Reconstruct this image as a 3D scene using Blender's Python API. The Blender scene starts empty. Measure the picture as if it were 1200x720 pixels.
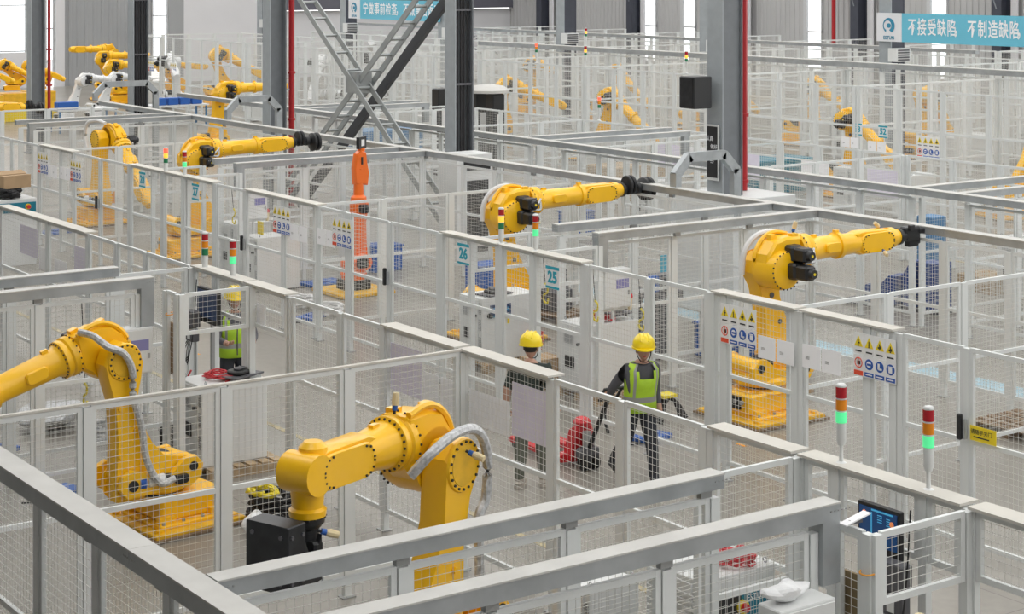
import bpy, bmesh, math, random
from mathutils import Vector, Matrix, Euler
random.seed(7)
PI = math.pi
scene = bpy.context.scene
col = scene.collection

# ------------------------------------------------------------------ camera (level, lens shifted down)
# world axes: +X runs along the aisle towards the lower right, +Y across the rows towards the back
cd = bpy.data.cameras.new('camera'); cam = bpy.data.objects.new('camera', cd); col.objects.link(cam)
cam.location = (0, 0, 6.0)
cam.rotation_euler = (PI / 2, 0, math.asin(0.8183))
cd.sensor_width = 36; cd.lens = 36 * 2107 / 1200; cd.shift_y = -392 / 1200
cd.clip_start = 0.5; cd.clip_end = 400
scene.camera = cam

# ------------------------------------------------------------------ world, light, exposure
w = bpy.data.worlds.new('sky'); scene.world = w; w.use_nodes = True
bg = w.node_tree.nodes['Background']
bg.inputs[0].default_value = (1.0, 0.99, 0.97, 1); bg.inputs[1].default_value = 2.6


scene.view_settings.view_transform = 'Standard'
scene.view_settings.look = 'None'
scene.view_settings.exposure = 0.0
scene.view_settings.gamma = 1.0


# ------------------------------------------------------------------ materials
def mat(name, c, rough=.5, metal=0.0, var=0.0, scale=3.0, bump=0.0, emit=None, estr=0.0, c2=None, coat=0.0):
    m = bpy.data.materials.new(name); m.use_nodes = True
    nt = m.node_tree; b = nt.nodes['Principled BSDF']
    b.inputs['Base Color'].default_value = (*c, 1)
    b.inputs['Roughness'].default_value = rough
    b.inputs['Metallic'].default_value = metal
    if coat: b.inputs['Coat Weight'].default_value = coat
    if var or c2 or bump:
        tc = nt.nodes.new('ShaderNodeTexCoord')
        n = nt.nodes.new('ShaderNodeTexNoise'); n.inputs['Scale'].default_value = scale
        n.inputs['Detail'].default_value = 5
        nt.links.new(tc.outputs['Object'], n.inputs['Vector'])
        if var or c2:
            r = nt.nodes.new('ShaderNodeValToRGB')
            a = c2 if c2 else tuple(max(0, x * (1 - var)) for x in c)
            z = c if c2 else tuple(min(1, x * (1 + var)) for x in c)
            r.color_ramp.elements[0].color = (*a, 1); r.color_ramp.elements[0].position = .35
            r.color_ramp.elements[1].color = (*z, 1); r.color_ramp.elements[1].position = .65
            nt.links.new(n.outputs['Fac'], r.inputs['Fac']); nt.links.new(r.outputs['Color'], b.inputs['Base Color'])
        if bump:
            bp = nt.nodes.new('ShaderNodeBump'); bp.inputs['Strength'].default_value = bump; bp.inputs['Distance'].default_value = .01
            nt.links.new(n.outputs['Fac'], bp.inputs['Height']); nt.links.new(bp.outputs['Normal'], b.inputs['Normal'])
    if emit:
        b.inputs['Emission Color'].default_value = (*emit, 1); b.inputs['Emission Strength'].default_value = estr
    return m


M = dict(
    fence=mat('fence_paint', (.72, .745, .74), .42, var=.03, scale=2),
    wire=mat('wire_paint', (.74, .74, .71), .5),
    dust=mat('dusty_lid', (.60, .58, .53), .8, var=.06, scale=1.5),
    galv=mat('galvanised_steel', (.40, .425, .44), .38, .45, var=.10, scale=4),
    galvdust=mat('dusty_galvanised_steel', (.55, .545, .52), .6, .1, var=.07, scale=2.5),
    foot=mat('foot_plate', (.38, .39, .39), .5, .3),
    yellow=mat('robot_yellow_paint', (.95, .53, .006), .33, var=.04, scale=2, coat=.25),
    yellowd=mat('robot_yellow_worn', (.80, .46, .02), .45, var=.10, scale=6),
    orange=mat('robot_orange_paint', (.90, .17, .015), .35, coat=.25),
    whiterob=mat('robot_white_paint', (.78, .79, .79), .35),
    black=mat('black_plastic', (.018, .019, .021), .42),
    blackm=mat('black_metal', (.03, .031, .034), .38, .4, var=.2, scale=8),
    rubber=mat('black_rubber', (.022, .022, .024), .7),
    dgrey=mat('dark_grey', (.10, .10, .11), .5),
    hose=mat('silver_hose', (.50, .51, .52), .38, .35, var=.25, scale=30, bump=.5),
    whitehose=mat('white_hose', (.72, .72, .72), .5),
    cab=mat('cabinet_paint', (.70, .715, .71), .4, var=.03, scale=2),
    cabside=mat('cabinet_vent', (.33, .34, .35), .5),
    teal=mat('teal_panel', (.01, .19, .28), .4),
    navy=mat('navy_panel', (.015, .045, .13), .35),
    screen=mat('lit_screen', (.01, .05, .16), .25, emit=(.01, .06, .18), estr=.28),
    screenglow=mat('screen_graphics', (.05, .3, .5), .3, emit=(.08, .5, .85), estr=.35),
    screenorange=mat('screen_orange', (.8, .25, .08), .3, emit=(.9, .28, .1), estr=.4),
    paper=mat('white_paper', (.93, .93, .95), .8, var=.01),
    lav=mat('lavender_board', (.78, .74, .86), .7, var=.03),
    lavlabel=mat('lavender_label', (.24, .23, .46), .5),
    cyan=mat('cyan_print', (.03, .37, .48), .6),
    signw=mat('sign_white', (.84, .84, .84), .55),
    signy=mat('sign_yellow', (.86, .66, .02), .5),
    signb=mat('sign_blue', (.02, .10, .42), .5),
    signr=mat('sign_red', (.75, .08, .03), .5),
    ink=mat('print_black', (.03, .03, .03), .6),
    red=mat('red_paint', (.60, .02, .03), .4, coat=.2),
    redcable=mat('red_cable', (.55, .04, .05), .5),
    redpipe=mat('red_pipe', (.42, .015, .02), .4),
    lred=mat('lamp_red', (.42, .01, .02), .25),
    lamb=mat('lamp_amber', (.80, .26, .01), .25),
    lgrn=mat('lamp_green_lit', (.1, .7, .3), .3, emit=(.12, 1, .38), estr=.5),
    lgrnoff=mat('lamp_green_off', (.02, .20, .09), .3),
    lredon=mat('lamp_red_lit', (.9, .1, .05), .3, emit=(1, .12, .06), estr=1.2),
    lambon=mat('lamp_amber_lit', (.95, .5, .05), .3, emit=(1, .5, .05), estr=.9),
    cream=mat('cream_plastic', (.72, .60, .36), .5),
    blue=mat('blue_plastic', (.02, .11, .42), .45),
    bluem=mat('blue_machine_paint', (.02, .06, .24), .45),
    lblue=mat('light_blue_paint', (.09, .22, .40), .5),
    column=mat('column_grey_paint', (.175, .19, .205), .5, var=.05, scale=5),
    columnl=mat('column_pale_grey', (.33, .36, .38), .5, var=.05, scale=5),
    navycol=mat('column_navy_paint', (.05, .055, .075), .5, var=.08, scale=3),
    wall=mat('wall_sheet', (.46, .46, .46), .55, var=.05, scale=.4),
    wallw=mat('wall_white', (.72, .72, .74), .6, var=.02, scale=.5),
    wallgrey=mat('wall_grey_sheet', (.36, .37, .38), .5, var=.04, scale=.5),
    band=mat('mezzanine_band', (.13, .13, .16), .5),
    winf=mat('window_frame', (.55, .56, .57), .5),
    wood=mat('pallet_wood', (.42, .31, .19), .8, var=.2, scale=12),
    woodd=mat('worn_wood', (.24, .17, .11), .85, var=.2, scale=12),
    card=mat('cardboard', (.42, .29, .17), .85, var=.08, scale=4),
    cardd=mat('brown_board', (.23, .17, .09), .85, var=.15, scale=5),
    helmet=mat('helmet_yellow', (.90, .68, .01), .3, coat=.3),
    skin=mat('skin', (.50, .29, .21), .55),
    hair=mat('black_hair', (.02, .018, .016), .6),
    polo=mat('dark_green_polo', (.025, .035, .030), .85),
    khaki=mat('olive_trousers', (.12, .125, .10), .85, var=.1, scale=8),
    trousers=mat('dark_trousers', (.030, .033, .042), .85, var=.1, scale=8),
    greyshirt=mat('grey_shirt', (.10, .10, .115), .85, var=.08, scale=8),
    vest=mat('hivis_vest', (.42, .66, .03), .65, var=.08, scale=6),
    reflect=mat('reflective_tape', (.34, .35, .33), .4, .3),
    sneaker=mat('beige_sneaker', (.42, .38, .33), .7),
    plastic=mat('white_plastic_bag', (.85, .86, .87), .3),
    banner=mat('banner_cyan', (.14, .50, .66), .6),
    bannerw=mat('banner_white', (.74, .75, .78), .6),
    logo=mat('logo_teal', (.03, .24, .38), .6),
    lettering=mat('white_lettering', (.9, .92, .94), .5),
    stair=mat('brace_galvanised', (.36, .38, .38), .5, .3, var=.08, scale=3),
    bracedark=mat('brace_dark', (.07, .072, .08), .5),
    yline=mat('yellow_marking', (.44, .38, .24), .8, var=.15, scale=4),
    bline=mat('pale_blue_marking', (.36, .52, .60), .7, var=.12, scale=3),
    omark=mat('orange_tape', (.90, .42, .06), .7),
    yellowcable=mat('yellow_cable', (.75, .62, .03), .5),
    glass=mat('pane_glass', (.9, .95, 1), .1),
)
g = M['glass'].node_tree.nodes['Principled BSDF']; g.inputs['Transmission Weight'].default_value = 1.0; g.inputs['IOR'].default_value = 1.02


def floor_material():
    m = bpy.data.materials.new('polished_concrete'); m.use_nodes = True
    nt = m.node_tree; b = nt.nodes['Principled BSDF']; L = nt.links.new
    tc = nt.nodes.new('ShaderNodeTexCoord')
    n1 = nt.nodes.new('ShaderNodeTexNoise'); n1.inputs['Scale'].default_value = .55; n1.inputs['Detail'].default_value = 6
    n2 = nt.nodes.new('ShaderNodeTexNoise'); n2.inputs['Scale'].default_value = 9; n2.inputs['Detail'].default_value = 6
    L(tc.outputs['Object'], n1.inputs['Vector']); L(tc.outputs['Object'], n2.inputs['Vector'])
    r = nt.nodes.new('ShaderNodeValToRGB')
    r.color_ramp.elements[0].position = .3; r.color_ramp.elements[0].color = (.25, .232, .20, 1)
    r.color_ramp.elements[1].position = .7; r.color_ramp.elements[1].color = (.345, .322, .285, 1)
    L(n1.outputs['Fac'], r.inputs['Fac'])
    mx = nt.nodes.new('ShaderNodeMix'); mx.data_type = 'RGBA'; mx.blend_type = 'MULTIPLY'; mx.inputs[0].default_value = .25
    L(r.outputs['Color'], mx.inputs[6]); L(n2.outputs['Fac'], mx.inputs[7])
    # saw-cut joints
    br = nt.nodes.new('ShaderNodeTexBrick'); br.offset = 0; br.inputs['Scale'].default_value = 1
    br.inputs['Color1'].default_value = (1, 1, 1, 1); br.inputs['Color2'].default_value = (1, 1, 1, 1); br.inputs['Mortar'].default_value = (.6, .6, .6, 1)
    br.inputs['Mortar Size'].default_value = .008; br.inputs['Brick Width'].default_value = 5.55; br.inputs['Row Height'].default_value = 4.6
    L(tc.outputs['Object'], br.inputs['Vector'])
    m2 = nt.nodes.new('ShaderNodeMix'); m2.data_type = 'RGBA'; m2.blend_type = 'MULTIPLY'; m2.inputs[0].default_value = 1
    L(mx.outputs[2], m2.inputs[6]); L(br.outputs['Color'], m2.inputs[7]); L(m2.outputs[2], b.inputs['Base Color'])
    b.inputs['Roughness'].default_value = .32
    return m


M['floor'] = floor_material()


# ------------------------------------------------------------------ mesh builder
class MB:
    def __init__(s): s.v = []; s.f = []; s.m = []; s.mats = []; s.cur = 0
    def mat(s, name):
        if name not in s.mats: s.mats.append(name)
        s.cur = s.mats.index(name); return s
    def add(s, vs, fs, T=None):
        o = len(s.v)
        s.v += [tuple(T @ Vector(v)) if T else tuple(v) for v in vs]
        s.f += [tuple(i + o for i in f) for f in fs]; s.m += [s.cur] * len(fs)
        return s
    def box(s, c, d, T=None, bev=0):
        x, y, z = c; a, b, h = d[0] / 2, d[1] / 2, d[2] / 2
        if bev:
            return s.prism([(x - a + bev, y - b), (x + a - bev, y - b), (x + a, y - b + bev), (x + a, y + b - bev), (x + a - bev, y + b), (x - a + bev, y + b), (x - a, y + b - bev), (x - a, y - b + bev)], z - h, z + h, T=T, chamf=bev)
        vs = [(x + i * a, y + j * b, z + k * h) for i in (-1, 1) for j in (-1, 1) for k in (-1, 1)]
        return s.add(vs, [(0, 1, 3, 2), (4, 6, 7, 5), (0, 4, 5, 1), (2, 3, 7, 6), (0, 2, 6, 4), (1, 5, 7, 3)], T)
    def prism(s, poly, z0, z1, T=None, chamf=0, axis='z'):
        """polygon extruded along an axis; axis 'y': poly in x,z"""
        n = len(poly)
        cx = sum(p[0] for p in poly) / n; cy = sum(p[1] for p in poly) / n
        def put(p, z, k=1.0):
            a, b = cx + (p[0] - cx) * k, cy + (p[1] - cy) * k
            return (a, b, z) if axis == 'z' else (a, z, b) if axis == 'y' else (z, a, b)
        if chamf:
            size = max(max(abs(p[0] - cx), abs(p[1] - cy)) for p in poly); k = max(.3, 1 - chamf / size)
            rings = [(z0, k), (z0 + chamf, 1), (z1 - chamf, 1), (z1, k)]
        else: rings = [(z0, 1), (z1, 1)]
        vs = [put(p, z, k) for z, k in rings for p in poly]
        fs = [tuple(range(n))[::-1], tuple(range((len(rings) - 1) * n, len(rings) * n))]
        for r in range(len(rings) - 1):
            for i in range(n):
                j = (i + 1) % n; fs.append((r * n + i, r * n + j, r * n + n + j, r * n + n + i))
        return s.add(vs, fs, T)
    def rev(s, prof, origin=(0, 0, 0), axis='z', n=20, T=None):
        """lathe of (height, radius) pairs round an axis"""
        vs = []; ox, oy, oz = origin
        for h, r in prof:
            for i in range(n):
                a = 2 * PI * i / n; c, d = r * math.cos(a), r * math.sin(a)
                vs.append((ox + c, oy + d, oz + h) if axis == 'z' else (ox + h, oy + c, oz + d) if axis == 'x' else (ox + c, oy + h, oz + d))
        k = len(prof); fs = [tuple(range(n))[::-1], tuple(range((k - 1) * n, k * n))]
        for r in range(k - 1):
            for i in range(n):
                j = (i + 1) % n; fs.append((r * n + i, r * n + j, r * n + n + j, r * n + n + i))
        return s.add(vs, fs, T)
    def tube(s, pts, r, n=6, T=None, closed=False):
        pts = [Vector(p) for p in pts]; vs = []; k = len(pts)
        up = Vector((0, 0, 1))
        for i, p in enumerate(pts):
            d = (pts[min(i + 1, k - 1)] - pts[max(i - 1, 0)])
            if d.length < 1e-9: d = Vector((0, 0, 1))
            d.normalize()
            u = d.cross(up)
            if u.length < .05: u = d.cross(Vector((1, 0, 0)))
            u.normalize(); q = u.cross(d)
            rr = r[i] if isinstance(r, (list, tuple)) else r
            for j in range(n):
                a = 2 * PI * j / n; vs.append(p + u * (rr * math.cos(a)) + q * (rr * math.sin(a)))
        fs = [tuple(range(n)), tuple(range((k - 1) * n, k * n))[::-1]]
        for a in range(k - 1):
            for i in range(n):
                j = (i + 1) % n; fs.append((a * n + j, a * n + i, a * n + n + i, a * n + n + j))
        return s.add(vs, fs, T)
    def mesh(s, name, default=None, smooth=30):
        me = bpy.data.meshes.new(name); me.from_pydata(s.v, [], s.f)
        for k in (s.mats or [default]): me.materials.append(M[k])
        if s.mats:
            me.polygons.foreach_set('material_index', s.m)
        bm = bmesh.new(); bm.from_mesh(me); bmesh.ops.recalc_face_normals(bm, faces=bm.faces); bm.to_mesh(me); bm.free()
        if smooth:
            me.polygons.foreach_set('use_smooth', [True] * len(me.polygons)); me.set_sharp_from_angle(angle=math.radians(smooth))
        return me
    def build(s, name, m=None, parent=None, loc=None, rot=None, smooth=30):
        return link(name, s.mesh(name, m, smooth), parent, loc, rot)


def link(name, me, parent=None, loc=None, rot=None):
    o = bpy.data.objects.new(name, me); col.objects.link(o)
    if parent: o.parent = parent
    if loc: o.location = loc
    if rot: o.rotation_euler = rot
    return o


def tag(o, label, cat, group=None):
    o['label'] = label; o['category'] = cat
    if group: o['group'] = group
    return o


def thing(name, label, cat, loc=(0, 0, 0), rz=0, group=None):
    o = bpy.data.objects.new(name, None); o.empty_display_size = .1; col.objects.link(o)
    o.location = loc; o.rotation_euler = (0, 0, rz)
    return tag(o, label, cat, group)


def smoothpath(pts, sub=5):
    """Catmull-Rom through the points"""
    P = [Vector(p) for p in pts]; P = [P[0] * 2 - P[1]] + P + [P[-1] * 2 - P[-2]]; out = []
    for i in range(1, len(P) - 2):
        for k in range(sub):
            t = k / sub; a, b, c, d = P[i - 1], P[i], P[i + 1], P[i + 2]
            out.append(.5 * ((2 * b) + (c - a) * t + (2 * a - 5 * b + 4 * c - d) * t * t + (3 * b - 3 * c + d - a) * t ** 3))
    out.append(P[-2]); return out


def rrect(w, h, r, n=4, cx=0, cy=0):
    out = []
    for (sx, sy, a0) in ((1, 1, 0), (-1, 1, 90), (-1, -1, 180), (1, -1, 270)):
        for k in range(n + 1):
            a = math.radians(a0 + 90 * k / n); out.append((cx + sx * (w / 2 - r) + r * math.cos(a), cy + sy * (h / 2 - r) + r * math.sin(a)))
    return out


def txt(body, size, parent, loc, rot, m, name='lettering', ext=0.002, bold=0.0, align='CENTER', sx=1.0):
    c = bpy.data.curves.new(name, 'FONT'); c.body = body; c.size = size; c.extrude = ext; c.align_x = align; c.align_y = 'CENTER'
    c.offset = bold; c.resolution_u = 2
    o = bpy.data.objects.new(name, c); col.objects.link(o); bpy.context.view_layer.update()
    me = bpy.data.meshes.new_from_object(o.evaluated_get(bpy.context.evaluated_depsgraph_get()))
    bpy.data.objects.remove(o); bpy.data.curves.remove(c)
    me.materials.clear(); me.materials.append(M[m])
    q = link(name, me, parent, loc, rot)
    if len(body) > 1: q['kind'] = 'stuff'
    return q


# ================================================================== SETTING
def struct(o): o['kind'] = 'structure'; return o


b = MB().box((-45, 30, -.05), (150, 100, .1)); struct(b.build('floor', 'floor', smooth=0))


def ribbed(x0, x1, z0, z1, pitch=.35, d=.04):
    """ribbed sheet in local x,z with ribs in -y"""
    b = MB(); n = max(1, int(round((x1 - x0) / pitch))); p = (x1 - x0) / n; xs = []
    for i in range(n):
        a = x0 + i * p; xs += [(a, 0), (a + p * .62, 0), (a + p * .7, -d), (a + p * .92, -d)]
    xs.append((x1, 0)); vs = [(x, y, z) for z in (z0, z1) for x, y in xs]; k = len(xs)
    b.add(vs, [(i, i + 1, k + i + 1, k + i) for i in range(k - 1)])
    b.box(((x0 + x1) / 2, .08, (z0 + z1) / 2), (x1 - x0, .12, z1 - z0))
    return b


HW = 11.15
# roof: opaque sheets with long skylight openings between them (openings let the daylight in)
rf = struct(bpy.data.objects.new('ceiling', None)); col.objects.link(rf)
MB().box((-38, -4, 11.2), (114, 14, .1)).build('roof_sheet', 'wallw', rf, smooth=0)  # closed sheet over the camera side, shaped to keep light off near faces
for k in range(9): MB().box((-38, 8.2 + 7.0 * k, 11.2), (114, 2.8, .1)).build('roof_sheet', 'wallw', rf, smooth=0)
for k in range(14): MB().box((16 - 8.6 * k, 27, 10.9), (.3, 76, .5)).build('roof_rafter', 'columnl', rf, smooth=0)
struct(MB().box((19, 27, 5.6), (.2, 76, 11.2)).build('wall_right', 'wallw', smooth=0))  # unseen hall wall, put in to block low light from the camera side
struct(MB().box((-38, -11, 5.6), (114, .2, 11.2)).build('wall_front', 'wallgrey', smooth=0))  # out of view behind the camera, added to darken faces turned this way
WT = 64.0
wins = [(-78.35, -77.05), (-75.0, -73.75), (-65.5, -64.2), (-57.4, -56.15), (-49.0, -47.7), (-86.2, -85.6)]
wins.sort()
xs = [-91.4]
for a, c in wins: xs += [a, c]
xs.append(-25)
wb = struct(bpy.data.objects.new('wall_back', None)); col.objects.link(wb); wb.location = (0, WT, 0)
for i in range(0, len(xs), 2): ribbed(xs[i], xs[i + 1], 0, HW).build('wall_sheet', 'wall', wb, smooth=0)
for a, c in wins: MB().box(((a + c) / 2, .05, .5), (c - a, .2, 1.0)).build('wall_sill', 'wall', wb, smooth=0); MB().box(((a + c) / 2, .05, 10.1), (c - a, .2, 2.2)).build('wall_head', 'wall', wb, smooth=0)
for i, (a, c) in enumerate(wins):
    wn = struct(bpy.data.objects.new('window_%d' % (i + 1), None)); col.objects.link(wn); wn.location = ((a + c) / 2, WT, 1.0)
    wd = c - a; f = MB(); f.box((-wd / 2 + .12, -.05, 4), (.24, .12, 8)).box((wd / 2 - .04, -.05, 4), (.08, .12, 8))
    for k in range(4): f.box((0, -.05, .05 + 2.0 * k), (wd, .1, .09))
    f.build('window_frame', 'winf', wn, smooth=0)
    for k in range(4): MB().box((.08, .02, 1.05 + 2.0 * k), (wd - .34, .012, 1.86)).build('pane', 'glass', wn, smooth=0)
# end wall at X = -91.4
EW = -91.4
we = struct(bpy.data.objects.new('wall_left', None)); col.objects.link(we); we.location = (EW, 0, 0); we.rotation_euler = (0, 0, PI / 2)
ribbed(-10, 27, 0, HW).build('wall_sheet', 'wallgrey', we, smooth=0)
ribbed(33.2, 34.2, 0, HW).build('wall_sheet', 'wallgrey', we, smooth=0)
MB().box((30.1, 0, .92), (6.2, .2, 1.85)).build('wall_sill', 'wallw', we, smooth=0)
MB().box((34.95, -.1, HW / 2), (.5, .3, HW)).build('wall_pier', 'wallw', we, smooth=0)
ribbed(35.2, 40.2, 0, HW, .45).build('wall_sheet', 'wallgrey', we, smooth=0)
MB().box((41.6, 0, HW / 2), (.9, .3, HW)).build('wall_pier', 'wallgrey', we, smooth=0)
MB().box((44.7, 0, HW / 2), (5.3, .2, HW)).build('wall_panel', 'wallw', we, smooth=0)
MB().box((55.7, 0, 1.9), (16.7, .2, 3.8)).build('wall_panel', 'wallw', we, smooth=0)
MB().box((55.7, -.15, 7.5), (16.7, .5, 7.3)).build('wall_band', 'band', we, smooth=0)
for nm, a, c, z0 in (('window_8', 27, 33.2, 1.85), ('window_9', 34.2, 34.7, .6), ('window_10', 40.2, 41.15, 1.2)):
    wn = struct(bpy.data.objects.new(nm, None)); col.objects.link(wn); wn.location = (EW, (a + c) / 2, z0); wn.rotation_euler = (0, 0, PI / 2)
    wd = c - a; h = HW - z0; f = MB(); f.box((-wd / 2 + .04, -.05, h / 2), (.08, .12, h)).box((wd / 2 - .04, -.05, h / 2), (.08, .12, h))
    for k in range(int(h / 2.4) + 1): f.box((0, -.05, .06 + 2.4 * k), (wd, .1, .07))
    f.build('window_frame', 'winf', wn, smooth=0)
    MB().box((0, .02, h / 2), (wd - .1, .012, h)).build('pane', 'glass', wn, smooth=0)


# ------------------------------------------------------------------ steel columns
def ibeam(b, w, d, z0, z1, t=.03, T=None):
    """flanges face +-y"""
    b.box((0, -d / 2 + t / 2, (z0 + z1) / 2), (w, t, z1 - z0), T); b.box((0, d / 2 - t / 2, (z0 + z1) / 2), (w, t, z1 - z0), T)
    b.box((0, 0, (z0 + z1) / 2), (t, d - 2 * t - .004, z1 - z0), T)


colsx = [-23.9, -32.45, -41.0, -49.6, -58.0]
cwords = ['nearest large grey steel column, rising right of centre with a notice board and black box', 'grey steel column left of centre with black cables running up its recess', 'grey steel column left of the crossed braces with red pipe beside it',
          'narrow grey steel column near the cluster of yellow robots', 'leftmost grey steel column beside the bright window']
for i, x in enumerate(colsx):
    c = thing('steel_column', cwords[i], 'column', (x, 21.4, 0))
    b = MB().box((0, -.24 + .015, 5.3), (.40, .03, 10.6)); b.build('flange', 'columnl', c, smooth=0)  # front flange paler than the rest: its lit side is put into the colour
    b = MB().box((0, .24 - .015, 5.3), (.40, .03, 10.6)); b.build('flange', 'column', c, smooth=0)  # rear flange and web take the darker grey of the shaded side
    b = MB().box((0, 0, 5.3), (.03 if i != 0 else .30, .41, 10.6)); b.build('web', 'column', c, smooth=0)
    MB().box((0, 0, .02), (.6, .65, .04)).build('base_plate', 'column', c, smooth=0)
    if i in (1, 3):
        b = MB()
        for k, yy in enumerate((-.12, -.04, .05, .13)): b.tube([(.10 + .03 * (k % 2), yy, z) for z in (.3, 3, 6, 9.8)], .028, 6)
        b.build('cable_bundle', 'rubber', c)
        b = MB()
        for z in (1.0, 3.6, 5.2, 7.0): b.box((.16, 0, z), (.03, .42, .05))
        b.build('cable_clamp', 'dgrey', c, smooth=0)
for i, (x, y) in enumerate(((-24.19, 22.1), (-41.12, 21.95), (-58.25, 21.95))):
    p = thing('fire_pipe', ('red fire water pipe rising right of the nearest grey column', 'red fire water pipe beside the column left of the crossed braces', 'red fire water pipe by the leftmost grey column')[i], 'pipe', (x, y, 0))
    MB().tube([(0, 0, 2.07 if i == 0 else 0), (0, 0, 5), (0, 0, 10)], .055 if i == 2 else .075, 12).build('pipe', 'redpipe', p)
    b = MB()
    for z in (2.2, 3.4, 5.6): b.rev([(0, .1), (.06, .1)], (0, 0, z), n=12)
    b.build('coupling', 'redpipe', p); MB().box((0, -.15, 3.0), (.04, .3, .04)).build('bracket', 'galv', p, smooth=0)
for i, x in enumerate([-39.8, -48.45, -57.05, -65.7, -74.3, -82.9]):
    c = thing('steel_column', ['dark navy column carrying the left end of the long cyan banner', 'dark navy column seen behind the nearest grey column', 'dark navy column standing alone above the far cells right of centre', 'dark navy column hidden behind the grey column left of centre',
                               'dark navy column at the left end of the shorter cyan banner', 'dark navy column in front of the white wall at upper left'][i], 'column', (x, 42.7, 0))
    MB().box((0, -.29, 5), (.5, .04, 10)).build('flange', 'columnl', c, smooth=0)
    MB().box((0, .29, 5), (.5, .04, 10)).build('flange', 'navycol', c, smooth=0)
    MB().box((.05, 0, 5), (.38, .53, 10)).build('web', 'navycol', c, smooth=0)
    f = thing('fan_box', 'grey square ventilation box on the %s navy column' % ('first second third fourth fifth sixth'.split()[i] + ' far'), 'ventilation box', (x + .45, 42.55, 3.2))
    f['label'] = 'grey louvred ventilation box on the navy column ' + ('at the left end of the long banner', 'behind the nearest grey column', 'above the far cells right of centre', 'hidden behind the second grey column', 'at the left end of the short banner', 'before the white wall at upper left')[i]
    MB().box((0, 0, .21), (.36, .62, .42)).build('housing', 'cab', f, smooth=0)
    b = MB()
    for k in range(5): b.box((.19, 0, .06 + .075 * k), (.02, .5, .045))
    b.build('louvre', 'dgrey', f, smooth=0)
for x in (-52.6, -61.2, -69.8, -78.4, -87.0):
    c = thing('wall_column', 'dark steel wall column against the ribbed back wall', 'column', (x, 63.4, 0), 0, 'dark columns along the back wall')
    b = MB(); ibeam(b, .5, .7, 0, 9.5, .05); b.build('column_body', 'navycol', c, smooth=0)
    MB().box((.55, .2, 4.7), (.35, .1, 9.4)).build('downpipe', 'wallw', c, smooth=0)
    MB().tube([(0, -.3, 4.4), (-1.2, -.3, 7.2)], .07, 6).build('knee_brace', 'column', c)
MB_ = MB()
tag(MB().tube([(-62.4, 62.9, 2.5), (-62.4, 62.9, 9)], .1, 8).build('fire_pipe', 'redpipe'), 'thin red pipe on the back wall at upper right', 'pipe')


# crossed laddered braces between the columns
def ladder_brace(name, label, p0, p1, m, rungs=True):
    t = thing(name, label, 'brace', p0)
    d = Vector(p1) - Vector(p0); L = d.length; ang = math.atan2(d.z, d.x)
    R = Matrix.Rotation(-ang, 4, 'Y')
    for sy in (-.2, .2):
        MB().box((L / 2, sy, 0), (L, .03, .15), R).build('brace_chord', m, t, smooth=0)
    if rungs:
        n = int(L / .62)
        for k in range(1, n): MB().box((k * L / n, 0, 0), (.05, .40, .05), R).build('rung', m, t, smooth=0)
    return t


ladder_brace('laddered_brace', 'galvanised laddered brace sloping down to the right, left of the second column', (-40.7, 21.35, 6.45), (-32.75, 21.35, .55), 'stair')
ladder_brace('laddered_brace', 'laddered brace sloping up to the right with a dark channel behind it', (-40.7, 21.50, .25), (-32.75, 21.50, 6.4), 'stair')
t = thing('brace_channel', 'dark steel channel of the crossed bracing rising to the right', 'brace', (-40.7, 21.95, .05))
R = Matrix.Rotation(-math.atan2(6.15, 7.95), 4, 'Y'); MB().box((5.0, 0, 0), (10.0, .10, .24), R).build('channel', 'bracedark', t, smooth=0)
tag(MB().box((-36.75, 21.40, 3.42), (.5, .42, .5)).build('gusset_plate', 'stair', smooth=0), 'steel gusset plate where the two braces cross', 'plate')


# banners
def banner(label, x, y, z, w, h, body, n_off, size, white_w, pitch):
    t = thing('banner', label, 'banner', (x, y, z))
    MB().box((w / 2, 0, h / 2), (w, .02, h)).build('cloth', 'banner', t, smooth=0)
    MB().box((white_w / 2, -.015, h / 2), (white_w, .02, h)).build('emblem_field', 'bannerw', t, smooth=0)
    b = MB(); c = (white_w / 2, h * .56)
    ring = []
    r = h * .27
    for k in range(17): a = math.radians(-60 + 300 * k / 16); ring.append((c[0] + r * math.cos(a), c[1] + r * math.sin(a)))
    for k in range(16, -1, -1): a = math.radians(-60 + 300 * k / 16); q = r * (.5 + .3 * math.sin(k / 16 * PI)); ring.append((c[0] - .05 + q * math.cos(a), c[1] - .03 + q * math.sin(a)))
    b.prism(ring, -.04, -.028, axis='y'); b.prism([(c[0] + .12 * r * math.cos(a * PI / 6) * 3, c[1] + .3 * r * math.sin(a * PI / 6)) for a in range(12)], -.04, -.028, axis='y')
    b.build('emblem', 'logo', t, smooth=0)
    txt('ESTUN', h * .17, t, (white_w / 2, -.032, h * .13), (PI / 2, 0, 0), 'logo', 'emblem_lettering', bold=.004)
    for k, ch in enumerate(body): txt(ch, size, t, (white_w + n_off + pitch * (.5 + k) + (-.12 if ch == '，' else 0), -.02, h * .5), (PI / 2, 0, 0), 'lettering', 'character', bold=.007).scale = (pitch / size * .93, 1, 1)
    return t


banner('long cyan banner with white slogan at upper right', -40.05, 42.3, 3.83, 12.5, .9, '不接受缺陷，不制造缺陷，不传递缺陷', .24, .56, 1.05, .395)
banner('short cyan banner with white slogan at upper left of centre', -73.55, 42.3, 3.86, 7.9, .9, '宁做事前检查，不做事后返工', .25, .60, 1.05, .51)

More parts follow.
